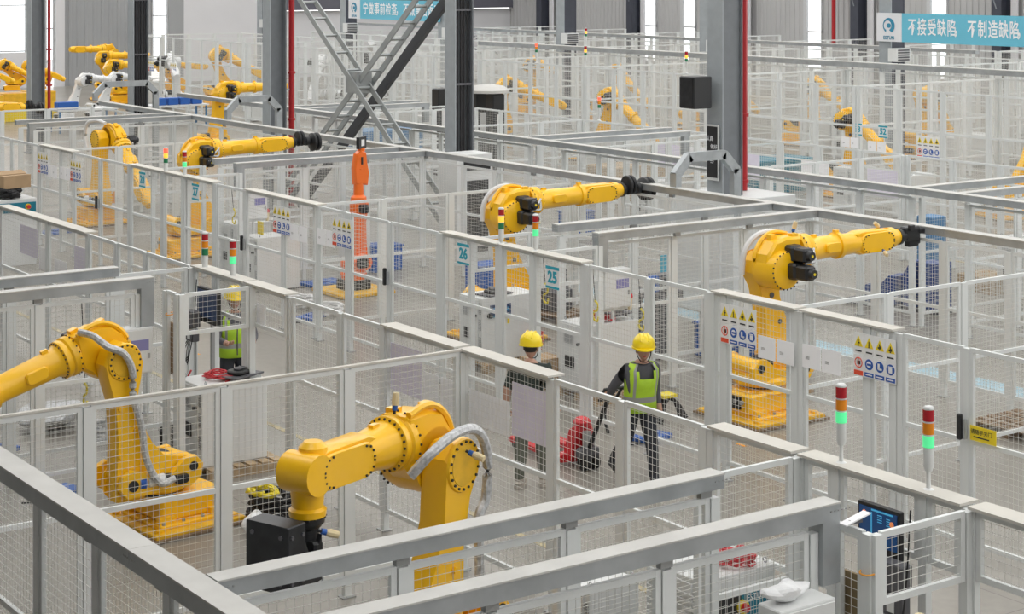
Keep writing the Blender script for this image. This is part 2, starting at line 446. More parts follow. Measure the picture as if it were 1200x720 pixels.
# mezzanine stair railing far behind
t = thing('stair_railing', 'grey stair railing descending before the far white wall', 'railing', (-88, 55.0, 0))
b = MB()
b.tube([(0, 0, 4.9), (0, 6.0, 1.0)], .05, 6).tube([(0, 0, 4.2), (0, 6.0, .3)], .05, 6)
b.build('handrail', 'column', t)
for k in range(11): MB().tube([(0, .55 * k, 4.2 - .358 * k), (0, .55 * k, 4.9 - .358 * k)], .025, 5).build('baluster', 'column', t)


# ================================================================== FENCES
cache = {}


def cached(key, fn):
    if key not in cache: cache[key] = fn()
    return cache[key]


def frame_mesh(wd, z0, z1, mids):
    def f():
        b = MB(); t = .045
        b.box((t / 2, 0, (z0 + z1) / 2), (t, .036, z1 - z0)); b.box((wd - t / 2, 0, (z0 + z1) / 2), (t, .036, z1 - z0))
        for z in [z0 + t / 2, z1 - t / 2] + list(mids): b.box((wd / 2, 0, z), (wd - 2 * t, .034, t))
        return b.mesh('panel_frame', 'fence', 0)
    return cached(('f', round(wd, 2), z0, z1, tuple(mids)), f)


def wire_mesh(wd, z0, z1, pitch=.06, r=.0022):
    def f():
        vs = []; fs = []
        def bar(p0, p1, ax):
            o = len(vs)
            for p in (p0, p1):
                for k in range(3):
                    a = 2 * PI * k / 3 + .5; c, d = r * math.cos(a), r * math.sin(a)
                    vs.append((p[0] + c, p[1] + d, p[2]) if ax == 'z' else (p[0], p[1] + c, p[2] + d))
            for k in range(3): fs.append((o + k, o + (k + 1) % 3, o + 3 + (k + 1) % 3, o + 3 + k))
        n = max(2, int(round(wd / pitch))); m = max(2, int(round((z1 - z0) / pitch)))
        for i in range(1, n): x = wd * i / n; bar((x, .004, z0), (x, .004, z1), 'z')
        for i in range(1, m): z = z0 + (z1 - z0) * i / m; bar((0, -.002, z), (wd, -.002, z), 'x')
        me = bpy.data.meshes.new('wire_mesh'); me.from_pydata(vs, [], fs); me.materials.append(M['wire']); return me
    return cached(('w', round(wd, 2), z0, z1, pitch), f)


def post_mesh(h, wd=.075):
    def f():
        b = MB().mat('fence').box((0, 0, h / 2), (wd, .06, h)); b.mat('foot').box((0, 0, .006), (.14, .12, .012)); return b.mesh('post', None, 0)
    return cached(('p', round(h, 3), wd), f)


def fence(label, axis, const, pos, z1=2.2, z0=.2, mids=(1.25,), group=None, transom=(), skip=(), caps=(), pitch=.06, thick=None, name='safety_fence', capw=.2, mesh=True):
    """pos: post positions along the axis; transom: panel indexes that only span 1.7..top"""
    rz = 0 if axis == 's' else PI / 2
    loc = (pos[0], const, 0) if axis == 's' else (const, pos[0], 0)
    t = thing(name, label, 'fence', loc, rz, group)
    hw = .0385
    for i, p in enumerate(pos):
        h = z1 - .012
        link('post', post_mesh(h, .075), t, (p - pos[0], 0, 0))
    for i in range(len(pos) - 1):
        if i in skip: continue
        x0 = pos[i] - pos[0] + hw; wd = round(pos[i + 1] - pos[i] - 2 * hw, 2)
        a = 1.7 if i in transom else z0; m = () if i in transom else mids
        link('panel_frame', frame_mesh(wd, a, z1, m), t, (x0, 0, 0))
        if mesh:
            o = link('wire_mesh', wire_mesh(wd, a, z1, pitch), t, (x0, 0, 0)); o['kind'] = 'stuff'
    for (a, c) in caps:
        MB().box(((a + c) / 2 - pos[0], .04 if axis == 's' else 0, z1 + .014), (c - a, capw, .02)).build('top_cover', 'dust', t, smooth=0)
    return t


def trunk(label, axis, const, a, c, z=2.262, w=.16, h=.11, group=None, drop=None, brackets=(), dropto=1.83):
    rz = 0 if axis == 's' else PI / 2
    loc = (a, const, 0) if axis == 's' else (const, a, 0)
    t = thing('cable_trunking', label, 'cable trunking', loc, rz, group)
    L = c - a; n = max(1, int(round(L / 3.0)))
    for k in range(n):
        MB().box(((k + .5) * L / n, 0, z + h / 2 - .006), (L / n - .004, w - .012, h - .012)).build('trunking_body', 'galv', t, smooth=0)
        MB().box(((k + .5) * L / n, 0, z + h - .004), (L / n - .002, w, .012)).build('lid', 'galvdust', t, smooth=0)
    b = MB()
    for k in range(n + 1):
        for q in range(6):
            for s in (-1, 1): b.rev([(-.004, .007), (.004, .007)], (k * L / n + (q - 2.5) * .035 + (.02 if k == 0 else 0), s * (w / 2 - .004), z + h * .55), 'y', 5)
    o = b.build('rivet', 'foot', t, smooth=0); o['kind'] = 'stuff'
    if drop is not None:
        x = drop
        MB().box((x, 0, (z + h + dropto) / 2), (.16, w - .02, z + h - dropto)).build('drop_duct', 'galv', t, smooth=0)
    for x in brackets: MB().box((x - a, 0, (z + 2.2) / 2), (.10, .05, z - 2.2)).build('bracket', 'foot', t, smooth=0)
    return t


T4 = [4.70, 6.05, 7.40, 8.70]
T5 = [14.33, 15.60, 16.95, 18.27, 19.6]
MODS = [-9.35 - 11.1 * k for k in range(8)]        # centres of the twin trunkings

# aisle fence in front (F1, Y = 10)
fence('near aisle fence left of the small kiosk frame, before the yellow robot at left', 's', 10, [-32.0, -30.6, -28.7, -26.57, -24.95, -23.9, -22.9, -21.45], caps=[(-26.6, -24.95), (-28.7, -26.6)])
fence('short aisle fence piece carrying two signal towers at left', 's', 10, [-21.38, -20.75, -19.93], transom=(0, 1), caps=[(-21.38, -19.9)])
fence('aisle fence over a doorway left of centre, dusty cover on top', 's', 10, [-19.86, -18.80], transom=(0,), caps=[(-19.86, -18.80)])
fence('long aisle fence left of the worker in the dark green shirt', 's', 10, [-18.74, -17.55, -16.62, -15.17], caps=[(-16.62, -15.17)])
fence('aisle fence in front of the two workers in yellow helmets', 's', 10, [-15.10, -13.57, -12.52, -11.40], caps=[(-15.10, -13.57)])
fence('aisle fence right of the workers, wide dusty cover on top', 's', 10, [-11.33, -10.33], caps=[(-11.33, -10.33)])
fence('short aisle fence piece carrying two signal towers at right', 's', 10, [-10.26, -9.88, -9.0, -8.62], transom=(1, 2), caps=[(-10.26, -8.62)])
fence('aisle fence over a doorway at the lower right corner', 's', 10, [-8.55, -7.45], transom=(0,), caps=[(-8.55, -7.3)])
# foremost fence (Y = 4.66), lower left corner
fence('foremost fence below the diagonal trunking in the lower left corner', 's', 4.66, [-20.1, -18.7, -17.3, -16.0, -14.7, -13.6, -12.55, -11.45, -10.3, -8.9, -7.6], group=None)
# across row 1
fence('fence between the two yellow robots in front', 't', -15.05, [4.70, 6.01, 7.33, 8.63, 9.96], caps=[(4.7, 9.96)], capw=.05)
fence('fence under the farther of the two trunkings at the bottom', 't', -9.85, T4)
fence('fence under the nearer of the two trunkings at the bottom', 't', -8.84, T4)
fence('fence under the farther trunking at the left edge', 't', -20.95, T4)
fence('fence under the nearer trunking at the left edge', 't', -20.0, [4.7, 6.05, 7.40, 8.62])
for k, c in enumerate((-9.35, -20.45)):
    side = ('right', 'left')[k]
    d = (-9.35 - c)
    fence('side panel at the far side of the %s kiosk, joined to the aisle fence' % side, 't', -10.28 - d, [8.95, 9.94])
    fence('hanging mesh panel with wide frame at the near side of the %s kiosk' % side, 't', -8.56 - d, [9.03, 9.95], transom=(0,))
    fence('narrow front panel of the %s kiosk' % side, 's', 9.0, [-8.93 - d, -8.60 - d], mids=())

# aisle fence behind (F2, Y = 14.27)
F2P = [-46.2, -44.4, -42.6]
fence('far aisle fence at the extreme left, beyond the parts cabinet', 's', 14.27, [-43.6, -42.0, -40.2, -38.47], caps=[(-43.6, -42.0)])
fence('far aisle fence with four warning signs before the left yellow robot', 's', 14.27, [-38.40, -37.15, -36.4, -34.97, -33.48], caps=[(-38.4, -36.4)])
fence('far aisle fence piece carrying the leftmost number sign, 28', 's', 14.27, [-33.42, -31.9], transom=(), caps=[(-33.42, -31.9)])
fence('far aisle fence piece below the lit red signal tower, with sign 27', 's', 14.27, [-31.84, -30.98, -29.64], caps=[(-31.84, -29.64)])
fence('far aisle fence with warning signs before the orange robot', 's', 14.27, [-29.57, -28.39, -26.99, -25.78, -24.83], caps=[(-28.39, -25.78)])
fence('far aisle fence with black door handle left of sign 26', 's', 14.27, [-24.76, -23.55, -22.14])
fence('far aisle fence carrying the cyan twenty-six sign', 's', 14.27, [-22.07, -20.62], caps=[(-22.07, -20.62)])
fence('far aisle fence carrying the cyan twenty-five sign and two signal towers', 's', 14.27, [-20.55, -19.80, -18.66], caps=[(-20.55, -18.66)])
fence('far aisle fence right of sign 25, before the pallets', 's', 14.27, [-18.59, -17.33, -16.2])
fence('far aisle fence with warning signs left of the right yellow robot post', 's', 14.27, [-16.13, -15.92, -14.72], caps=[(-16.13, -14.72)])
fence('far aisle fence with warning signs right of the right yellow robot', 's', 14.27, [-14.65, -13.62, -13.24], caps=[(-14.65, -13.24)])
fence('far aisle fence with black handle and yellow door notice at right', 's', 14.27, [-13.17, -12.27, -11.0, -9.8])
# fence along the back of row 2 (Y = 19.6)
def cells(c0, c1):
    out = []; x = c0
    return out
b2 = [-49.4, -48.2, -47.0, -45.8, -44.6, -43.4, -42.2]
fence('fence under the long trunking behind the leftmost cells', 's', 19.62, [-47.9, -46.4, -44.9, -43.4, -41.9, -40.4, -38.9, -37.5])
fence('fence under the long trunking left of the second column', 's', 19.62, [-37.43, -36.0, -34.7, -33.4, -32.1, -31.09, -29.58, -28.5, -27.35, -26.0])
fence('fence under the long trunking behind the robot at centre', 's', 19.62, [-25.93, -24.6, -23.34, -22.1, -20.9])
fence('fence under the long trunking behind the right yellow robot', 's', 19.62, [-19.95, -18.6, -17.3, -16.13, -14.95])
fence('fence under the long trunking at the right edge', 's', 19.62, [-14.88, -13.6, -12.3, -11.0, -9.8])
# across row 2
across2 = [(-9.8, 'dividing fence at the far right edge of the right cells', T5), (-14.9, 'dividing fence with gate right of the right yellow robot', [14.33, 15.92, 17.23, 18.5, 19.6]),
           (-19.95, 'fence under the nearer trunking behind the numbered sign 25', [15.5, 16.85, 18.25, 19.6]), (-20.85, 'fence under the farther trunking behind the numbered sign 25', [15.5, 16.85, 18.25, 19.6]),
           (-26.0, 'dividing fence between the orange robot and the robot at centre', T5), (-31.05, 'fence under the nearer trunking left of the orange robot', [15.5, 16.85, 18.25, 19.6]),
           (-32.0, 'fence under the farther trunking left of the orange robot', [15.5, 16.85, 18.25, 19.6]), (-37.2, 'dividing fence before the left yellow robot', T5),
           (-42.1, 'fence under the nearer trunking at far left', [15.5, 16.85, 18.25, 19.6]), (-43.1, 'fence under the farther trunking at far left', [15.5, 16.85, 18.25, 19.6]), (-48.6, 'end fence of the leftmost cell at far left', T5)]
for x, l, ps in across2: fence(l, 't', x, ps)
for k, c in enumerate((-20.45, -31.55)):
    wd = ('centre', 'left')[k]
    fence('transom panel at the far side of the %s kiosk behind the aisle' % wd, 't', c - .95, [14.33, 15.4], transom=(0,))
    fence('transom panel at the near side of the %s kiosk behind the aisle' % wd, 't', c + .65, [14.33, 15.4], transom=(0,))

# rows 3 and beyond
def span(a, b, n): return [round(a + (b - a) * i / n, 2) for i in range(n + 1)]


OR = ' first second third fourth fifth sixth seventh eighth ninth tenth eleventh twelfth thirteenth fourteenth'.split(' ')


def far_rows():
    G3 = 'fences of the third row of cells'; G4 = 'tall fences of the far rows'
    l3 = 'white mesh fence in the third row, between the two long trunkings'
    l4 = 'tall white three-level mesh fence in the crowded far rows'
    edges = [-9.8]
    n3 = d3 = 0
    for c in MODS[1:4]:
        for a, b_ in ((c + 5.6, c + 10.5), (c + .6, c + 5.5)):
            n3 += 1
            fence('low fence under the second long trunking, %s bay from the right' % OR[n3], 's', 23.1, span(a, b_, 4), group=G3)
            fence('low fence along the rear aisle of the third row, %s bay from the right' % OR[n3], 's', 28.3, span(a, b_, 4), group='fences along the rear aisle of the third row')
        for x in (c + 5.55, c + .5, c - .5):
            d3 += 1
            fence('dividing fence across the third row of cells, %s from the right' % OR[d3], 't', x, span(23.2, 28.2, 4), group='dividing fences of the third row')
    for (y0, y1, rw) in ((32.6, 37.9, 'fourth'), (41.6, 46.9, 'fifth'), (51.2, 56.5, 'sixth')):
        n4 = d4 = 0
        for c in MODS[1:7]:
            if y0 > 50 and c > -35: continue
            wide = 5.45
            for a in (c + 5.6, c + .05):
                n4 += 1
                for y in (y0, y1):
                    if y0 > 50 and y == y1: continue
                    fence('tall three-level fence along the %s of the %s row, %s bay from the right' % ('front' if y == y0 else 'back', rw, OR[n4]), 's', y, span(a, a + wide, 4), 3.2, .15, (1.2, 2.2), group=G4, pitch=.075)
            for x in (c + 5.55, c):
                d4 += 1
                fence('tall dividing fence across the %s row, %s from the right' % (rw, OR[d4]), 't', x, span(y0 + .1, y1 - .1, 4), 3.2, .15, (1.2, 2.2), group='tall dividing fences of the far rows', pitch=.075)


far_rows()

# ------------------------------------------------------------------ cable trunkings
trunk('broad dusty trunking crossing the lower left corner in front', 's', 4.60, -20.5, -7.3, w=.19, h=.12, brackets=(-18.7, -16, -13.6, -11.45, -10.3))
trunk('farther of the two trunkings across the bottom of the picture', 't', -9.85, 4.72, 8.75, brackets=(6.05, 7.4, 8.62))
trunk('nearer of the two trunkings across the bottom, ending in a vertical duct', 't', -8.84, 4.72, 8.90, drop=4.10, brackets=(6.05, 7.4), h=.12)
trunk('farther of the two trunkings at the left edge', 't', -20.95, 4.72, 8.76, brackets=(6.05, 7.4))
trunk('nearer of the two trunkings at the left edge, ending in a vertical duct', 't', -20.0, 4.72, 8.80, drop=4.0, brackets=(6.05, 7.4), dropto=1.8, h=.12)
trunk('longest trunking, running the whole way across the middle of the hall', 's', 19.70, -48.2, -8.0, brackets=(-46.4, -40.4, -36, -31.1, -27.35, -23.34, -18.6, -13.6), w=.2)
trunk('second long trunking behind the grey columns', 's', 23.0, -50.2, -12.0, w=.2)
trunk('high grey trunking over the far rows at upper right', 's', 37.9, -56, -22, z=3.28, w=.25, h=.15)
trunk('high pale trunking beyond the far rows, upper centre', 's', 47.0, -82, -40, z=3.3, w=.2, h=.12)
for (c, l) in ((-20.35, 'behind sign 25'), (-31.55, 'pointing left of the orange robot'), (-42.65, 'at the far left edge')):
    trunk('farther trunking of the pair %s' % l, 't', c - .5, 15.40, 19.6, brackets=(16.85, 18.25))
    trunk('nearer trunking of the pair %s' % l, 't', c + .5, 15.36, 19.6, drop=.09, brackets=(16.85, 18.25))
for (c, l) in ((-20.5, 'at the right edge behind the second long trunking'), (-31.9, 'left of the nearest grey column'), (-43.0, 'right of the second grey column')):
    trunk('farther trunking of the pair %s' % l, 't', c - .5, 23.1, 27.3)
    trunk('nearer trunking of the pair %s' % l, 't', c + .5, 23.1, 27.0, drop=3.8)


def arch(label, x, y0, y1, dx=0, foot=1.78, z=2.95, z0=2.38, w=.17):
    t = thing('duct_arch', label, 'duct', (x, y0, 0))
    L = y1 - y0; pts = [(0, 0, z0), (0, 0, z - .28), (dx * .1, .28, z), (dx * .9, L - .28, z), (dx, L, z - .28), (dx, L, foot)]
    for i in range(5):
        a, b_ = Vector(pts[i]), Vector(pts[i + 1]); d = b_ - a; ln = d.length
        q = d.to_track_quat('Z', 'X').to_matrix().to_4x4()
        MB().box((0, 0, ln / 2), (.16, .12, ln + .04), Matrix.Translation(a) @ q).build('duct_segment', 'galv', t, smooth=0)


arch('galvanised duct arch bridging over to the nearest grey column', -23.3, 19.75, 21.1, z=2.86)
arch('galvanised duct arch bridging by the column with the crossed braces', -40.3, 19.75, 21.15, z=2.86, foot=.02)
arch('galvanised duct arch beside the narrow grey column at left', -48.8, 19.75, 21.6, z=2.8, foot=.02)

# ================================================================== ROBOTS
def link2_profile(flip):
    # shoulder at (0,0), elbow at (0,1.40)
    if flip:   # bulge to the rear
        return [(.16, -.18), (-.10, -.22), (-.45, -.14), (-.88, .02), (-.92, .12), (-.66, .17), (-.48, .22), (-.32, .42), (-.20, .68), (-.14, .95), (-.21, 1.2), (-.25, 1.4), (-.18, 1.57), (0, 1.65), (.17, 1.58), (.24, 1.42), (.20, 1.22), (.13, .95), (.12, .5), (.17, 0)]
    return [(.20, -.18), (-.05, -.24), (-.34, -.12), (-.38, .05), (-.30, .4), (-.20, .8), (-.19, 1.2), (-.25, 1.42), (-.18, 1.57), (-.04, 1.64), (.13, 1.58), (.21, 1.44), (.17, 1.22), (.12, .95), (.15, .6), (.24, .25), (.27, 0), (.24, -.12)]


def bolts(b, pts, r=.013, axis='y', off=0.0, h=.012):
    for p in pts: b.rev([(0, r), (h, r)] if h > 0 else [(h, r), (0, r)], p, axis, 6)


def m_baseplate():
    b = MB().mat('woodd').box((0, 0, .02), (1.30, 1.30, .03)); b.mat('yellowd').box((0, 0, .055), (1.22, 1.22, .05), bev=.01)
    b.mat('yellow').box((0, 0, .10), (.92, .92, .05), bev=.01)
    for x in (-.5, .5):
        for y in (-.5, .5): b.rev([(0, .05), (.03, .05)], (x, y, .08), n=8)
    b.mat('foot')
    for x in (-.4, -.13, .13, .4):
        for y in (-.41, .41): b.rev([(0, .022), (.03, .022)], (x, y, .125), n=6)
    return b.mesh('base_plate')


def m_basebox():
    b = MB().mat('yellow')
    b.box((-.05, 0, .26), (.86, .66, .28), bev=.03)
    b.rev([(.38, .38), (.41, .36), (.43, .30)], (0, 0, 0), n=28)
    for x in (-.34, .34):
        b.box((x, -.36, .16), (.2, .1, .08)); b.box((x, .36, .16), (.2, .1, .08))
    b.mat('black').box((-.49, .0, .27), (.05, .30, .16)); b.mat('foot')
    for k in range(4): b.rev([(-.04, .03), (0, .03)], (-.50, -.2 + .13 * k, .29), 'x', 8)
    return b.mesh('base_box')


def m_turret():
    b = MB().mat('blackm').rev([(.42, .29), (.46, .29)], n=28)
    b.mat('yellow').rev([(.46, .34), (.49, .38), (.54, .38), (.58, .33)], n=28)
    for y0, y1 in ((-.32, -.23), (.29, .37)):
        b.prism([(.30, .50), (.60, .50), (.70, .62), (.66, .76), (.53, .82), (.40, .78), (.22, .66), (.02, .68), (-.18, .84), (-.32, .85), (-.42, .74), (-.40, .60), (-.26, .50)], y0, y1, axis='y', chamf=.015)
    b.box((-.12, 0, .60), (.55, .5, .10)); b.rev([(-.24, .11), (.30, .11)], (-.28, 0, .73), 'y', 16)
    b.mat('black'); b.rev([(-.335, .055), (.385, .055)], (-.28, 0, .73), 'y', 14); b.rev([(-.335, .065), (-.31, .065)], (.52, 0, .64), 'y', 14)
    b.rev([(.36, .065), (.385, .065)], (.52, 0, .64), 'y', 14)
    b.mat('blackm').box((-.08, -.10, .72), (.26, .24, .26), bev=.03); b.box((-.10, .40, .62), (.18, .08, .10), bev=.02)
    return b.mesh('turret')


def m_balancer():
    b = MB().mat('black').rev([(0, .05), (.1, .065)], (-.05, 0, 0), 'x', 12); b.mat('signb').rev([(.0, .07), (.08, .07)], (-.17, 0, 0), 'x', 12)
    b.mat('cab').rev([(0, .068), (.22, .068)], (-.42, 0, 0), 'x', 12); b.mat('black').rev([(0, .05), (.14, .062)], (-.56, 0, 0), 'x', 12)
    return b.mesh('balancer')


def m_arm(flip):
    b = MB().mat('yellow').prism(link2_profile(flip), .03, .28, axis='y', chamf=.03)
    b.rev([(.28, .22), (.30, .21)], (-.01, 0, 1.42), 'y', 26)
    b.mat('yellowd').rev([(.298, .17), (.305, .165)], (-.01, 0, 1.42), 'y', 24)
    b.mat('ink'); bolts(b, [(-.01 + .19 * math.cos(a), .30, 1.42 + .19 * math.sin(a)) for a in [k * PI / 9 for k in range(18)]], .012)
    b.rev([(.275, .055), (.292, .05)], (.03, 0, .02), 'y', 14)
    b.mat('dgrey'); b.rev([(.02, .04), (.029, .04)], (-.02, 0, 1.02), 'y', 12); b.rev([(.02, .035), (.029, .035)], (.02, 0, .62), 'y', 12)
    b.mat('yellow'); bolts(b, [(.08, .28, .9), (.1, .28, .35), (-.1, .28, .6)], .03, h=.03)
    b.rev([(-.02, .2), (.03, .22)], (0, 0, .0), 'y', 24)
    return b.mesh('lower_arm')


def m_housing():
    b = MB().mat('yellow')
    b.rev([(-.40, .18), (-.38, .24), (-.28, .27), (.02, .27)], (0, 0, 0), 'y', 28)
    b.prism([(-.26, .02), (-.23, .22), (-.10, .38), (.10, .43), (.37, .42), (.38, .02), (.20, -.16), (0, -.22)], -.28, .02, axis='y', chamf=.04)
    b.box((-.02, -.10, .42), (.10, .09, .08)); b.box((.28, -.20, .43), (.10, .09, .06))
    b.mat('ink'); bolts(b, [(.25 * math.cos(a), -.385, .25 * math.sin(a)) for a in [k * PI / 12 for k in range(24)]], .011)
    return b.mesh('elbow_housing')


def m_loop():
    b = MB().mat('yellow')
    pts = [(-.24, -.05), (-.25, .15), (-.17, .32), (-.02, .44), (.15, .47), (.34, .43)]
    b.tube(smoothpath([(x, .0, z) for x, z in pts], 4), .03, 6)
    return b.mesh('rear_bow')


def m_motor():
    b = MB().mat('black').box((0, -.08, 0), (.22, .22, .22), bev=.03); b.mat('blackm').box((0, -.29, 0), (.19, .22, .19), bev=.025)
    b.mat('black').rev([(-.46, .06), (-.39, .075)], (0, 0, 0), 'y', 12); b.mat('signy').rev([(-.465, .02), (-.458, .02)], (0, 0, 0), 'y', 8)
    return b.mesh('motor')


def m_forearm(kind):
    b = MB().mat('yellow')
    ring = {'mid': 1.12, 'late': 1.42, 'short': None}[kind]; end = 1.0 if kind == 'short' else 1.62
    pr = [(.36, .21), (.40, .235), (.46, .235), (.48, .215), (.50, .225), (.55, .225), (.57, .19)]
    if ring: pr += [(.62, .165), (ring - .10, .15), (ring - .04, .16), (ring - .03, .185), (ring + .04, .185), (ring + .06, .15)]
    pr += [(end, .14)]
    b.rev(pr, (0, 0, 0), 'x', 28)
    if ring:
        b.prism(rrect(.28, .14, .05, cx=.92, cy=.01), -.19, -.13, axis='y', chamf=.015); b.prism(rrect(.28, .14, .05, cx=.92, cy=.01), .13, .19, axis='y', chamf=.015)
        b.box((ring, 0, .19), (.06, .07, .05))
    b.box((.70, .0, .175), (.08, .05, .04))
    b.mat('ink'); bolts(b, [(.555, .205 * math.cos(a), .205 * math.sin(a)) for a in [k * PI / 12 for k in range(24)]], .011, 'x')
    bolts(b, [(.385, .24 * math.cos(a), .24 * math.sin(a)) for a in [k * PI / 10 for k in range(20)]], .010, 'x')
    return b.mesh('forearm')


def m_wrist(bent):
    # frame: x from 1.35 on, joint at 2.02
    b = MB().mat('yellow')
    b.prism([(0, -.12), (.10, -.16), (.60, -.16), (.74, -.10), (.79, 0), (.74, .11), (.62, .15), (.10, .16), (0, .13)], -.11, .11, axis='y', chamf=.03)
    b.prism(rrect(.66, .28, .12, cx=.40, cy=-.01), .11, .15, axis='y', chamf=.02); b.prism(rrect(.66, .28, .12, cx=.40, cy=-.01), -.15, -.11, axis='y', chamf=.02)
    b.mat('ink')
    for s in (.151,):
        bolts(b, [(x, s, z) for x, z in rrect(.60, .23, .10, 3, .40, -.01)], .010)
        bolts(b, [(x, -s, z) for x, z in rrect(.60, .23, .10, 3, .40, -.01)], .010, h=-.01)
    b.mat('yellow')
    if bent:
        b.rev([(-.18, .10), (-.15, .155), (.16, .155)], (.76, 0, 0), 'y', 22)
        b.rev([(.0, .12), (.16, .11), (.2, .07)], (.66, .0, .02), 'z', 20)
        b.rev([(-.33, .14), (-.28, .145), (-.26, .12), (-.1, .135), (0, .135)], (.72, 0, 0), 'z', 22)
        b.mat('ink'); bolts(b, [(.72 + .14 * math.cos(a), .13 * math.sin(a), -.33) for a in [k * PI / 8 for k in range(16)]], .012, 'z', h=-.01)
    else:
        b.rev([(.70, .15), (.80, .145), (.86, .11), (.9, .11)], (0, 0, 0), 'x', 20)
    return b.mesh('wrist')


def m_gripper():
    b = MB().mat('black').rev([(0, .12), (.05, .12), (.07, .08), (.16, .08)], n=16, axis='x')
    b.box((.27, 0, .02), (.28, .16, .20), bev=.02); b.mat('blackm').box((.30, 0, -.12), (.2, .1, .09), bev=.01); b.box((.44, 0, .05), (.14, .2, .07), bev=.01); b.box((.40, .0, -.03), (.1, .07, .22), bev=.01)
    b.mat('black').box((.2, -.1, .12), (.1, .06, .08), bev=.01)
    return b.mesh('gripper')


def m_discs():
    b = MB().mat('black').rev([(0, .12), (.05, .12), (.08, .07), (.30, .07), (.33, .1), (.40, .1)], n=16, axis='x')
    b.mat('blackm').box((.22, 0, 0), (.18, .20, .16), bev=.02)
    for x in (.13, .21): b.rev([(0, .15), (.02, .17), (.05, .17), (.07, .15)], (0, x - .02, .10), 'y', 22) if False else None
    for x, z in ((.10, .12), (.18, .12)): b.rev([(0, .15), (.015, .165), (.045, .165), (.06, .15)], (x + .02, 0, z - .05), 'x', 22)
    b.mat('black')
    for x in (.50, .60): b.rev([(-.07, .05), (-.03, .18), (-.015, .20), (.03, .20), (.045, .18)], (x, 0, -.03), 'x', 24)
    return b.mesh('wheel_gripper')


def m_boxtool():
    b = MB().mat('black').rev([(-.05, .13), (0, .13)], n=22); b.rev([(-.08, .105), (-.05, .12)], n=22); b.rev([(-.50, .07), (-.10, .09)], n=20)
    b.mat('blackm').box((.36, .0, -.20), (.20, .42, .50), bev=.008)
    for y in (-.12, .12): b.mat('black').prism([(.0, -.12), (.0, -.46), (.28, -.50), (.28, -.06), (.20, -.10), (.14, -.24), (.08, -.30)], y - .02, y + .02, axis='y')
    b.box((.02, 0, -.30), (.10, .28, .26), bev=.02)
    b.mat('dgrey'); bolts(b, [(.46, y, z) for y in (-.14, .14) for z in (-.03, -.37)], .018, 'x')
    bolts(b, [(x, .21, z) for x in (.30, .42) for z in (-.03, -.37)], .016, 'y'); bolts(b, [(.06, .14, z) for z in (-.26, -.38)], .02, 'y')
    b.mat('galv'); b.tube([(.0 + .035 * math.cos(a), .12, -.46 + .035 * math.sin(a)) for a in [k * PI / 5 for k in range(11)]], .008, 5)
    return b.mesh('box_gripper')


def m_cap():
    b = MB().mat('blackm').rev([(0, .012), (.03, .012)], n=8); b.mat('blue').rev([(.03, .022), (.07, .024)], n=10); b.mat('cream').rev([(.07, .024), (.10, .032), (.17, .027)], n=10)
    return b.mesh('connector_cap')


def recolour(me, a, b):
    m = me.copy()
    for i, k in enumerate(m.materials):
        if k == M[a]: m.materials[i] = M[b]
    return m


SHX, SHZ, AL = .52, .64, 1.42


def robot(label, loc, yaw, tau=0.0, pitch=0.0, tool='gripper', flip=False, reach='mid', hose=None, hosemat='hose', caps=(), detail=True, group=None, colour=None, plate=True, scale=1.0, motors=2, off=0.0, mirror=False, name='industrial_robot', armpitch=None):
    t = thing(name, label, 'robot', loc, yaw, group); t.scale = (scale, -scale if mirror else scale, scale)
    def C(key, fn):
        me = cached(('rob', key), fn)
        if colour:
            return cached(('rob', key, colour), lambda: recolour(me, 'yellow', colour))
        return me
    if plate: link('base_plate', C('plate', m_baseplate), t)
    link('base_box', C('box', m_basebox), t); link('turret', C('turret', m_turret), t, (off, 0, 0))
    link('lower_arm', C('arm%d' % flip, lambda: m_arm(flip)), t, (SHX + off, 0, SHZ), (0, tau, 0))
    E = Vector((SHX + off + AL * math.sin(tau), 0, SHZ + AL * math.cos(tau)))
    h = link('elbow_housing', C('house', m_housing), t, E, (0, pitch, 0))
    mo = C('motor', m_motor)
    link('motor', mo, h, (.10, -.34, .0)); 
    if motors > 1: link('motor', mo, h, (.16, -.24, .22))
    R = Euler((0, pitch, 0)).to_matrix()
    F = E + R @ Vector((-.10 if reach == 'short' else 0, -.15, .20))
    link('forearm', C('fore' + reach, lambda: m_forearm(reach)), t, F, (0, pitch, 0))
    bent = tool == 'box'
    W = F + R @ Vector((.78 if reach == 'short' else 1.40, 0, 0))
    link('wrist', C('wrist%d' % bent, lambda: m_wrist(bent)), t, W, (0, pitch, 0))
    if bent: link('box_gripper', C('boxtool', m_boxtool), t, W + R @ Vector((.72, 0, -.33)), (0, pitch, 0))
    elif tool == 'gripper': link('gripper', C('grip', m_gripper), t, W + R @ Vector((.9, 0, 0)), (0, pitch, 0))
    elif tool == 'discs': link('wheel_gripper', C('discs', m_discs), t, W + R @ Vector((.9, 0, 0)), (0, pitch, 0))
    if detail:
        link('balancer', C('bal', m_balancer), t, (SHX + off, .33, SHZ), (0, .0, 0))
        link('rear_bow', C('bow', m_loop), t, E, (0, pitch, 0))
        b = MB(); b.tube(smoothpath([E + R @ Vector(p) for p in ((.42, -.45, .22), (.38, -.5, .1), (.2, -.48, .12))], 4), .022, 6)
        b.tube(smoothpath([E + R @ Vector(p) for p in ((.45, -.42, .26), (.36, -.48, .2), (.15, -.5, .02))], 4), .018, 6); b.build('motor_cable', 'hose', t)
    if hose:
        pts = [Vector(p) for p in hose]; ps = smoothpath([E + p if True else p for p in pts], 6)
        MB().tube(ps, .042, 8).build('hose', hosemat, t)
    cm = cached('cap', m_cap)
    for (p, r) in caps: link('connector_cap', cm, t, E + Vector(p), r)
    return t


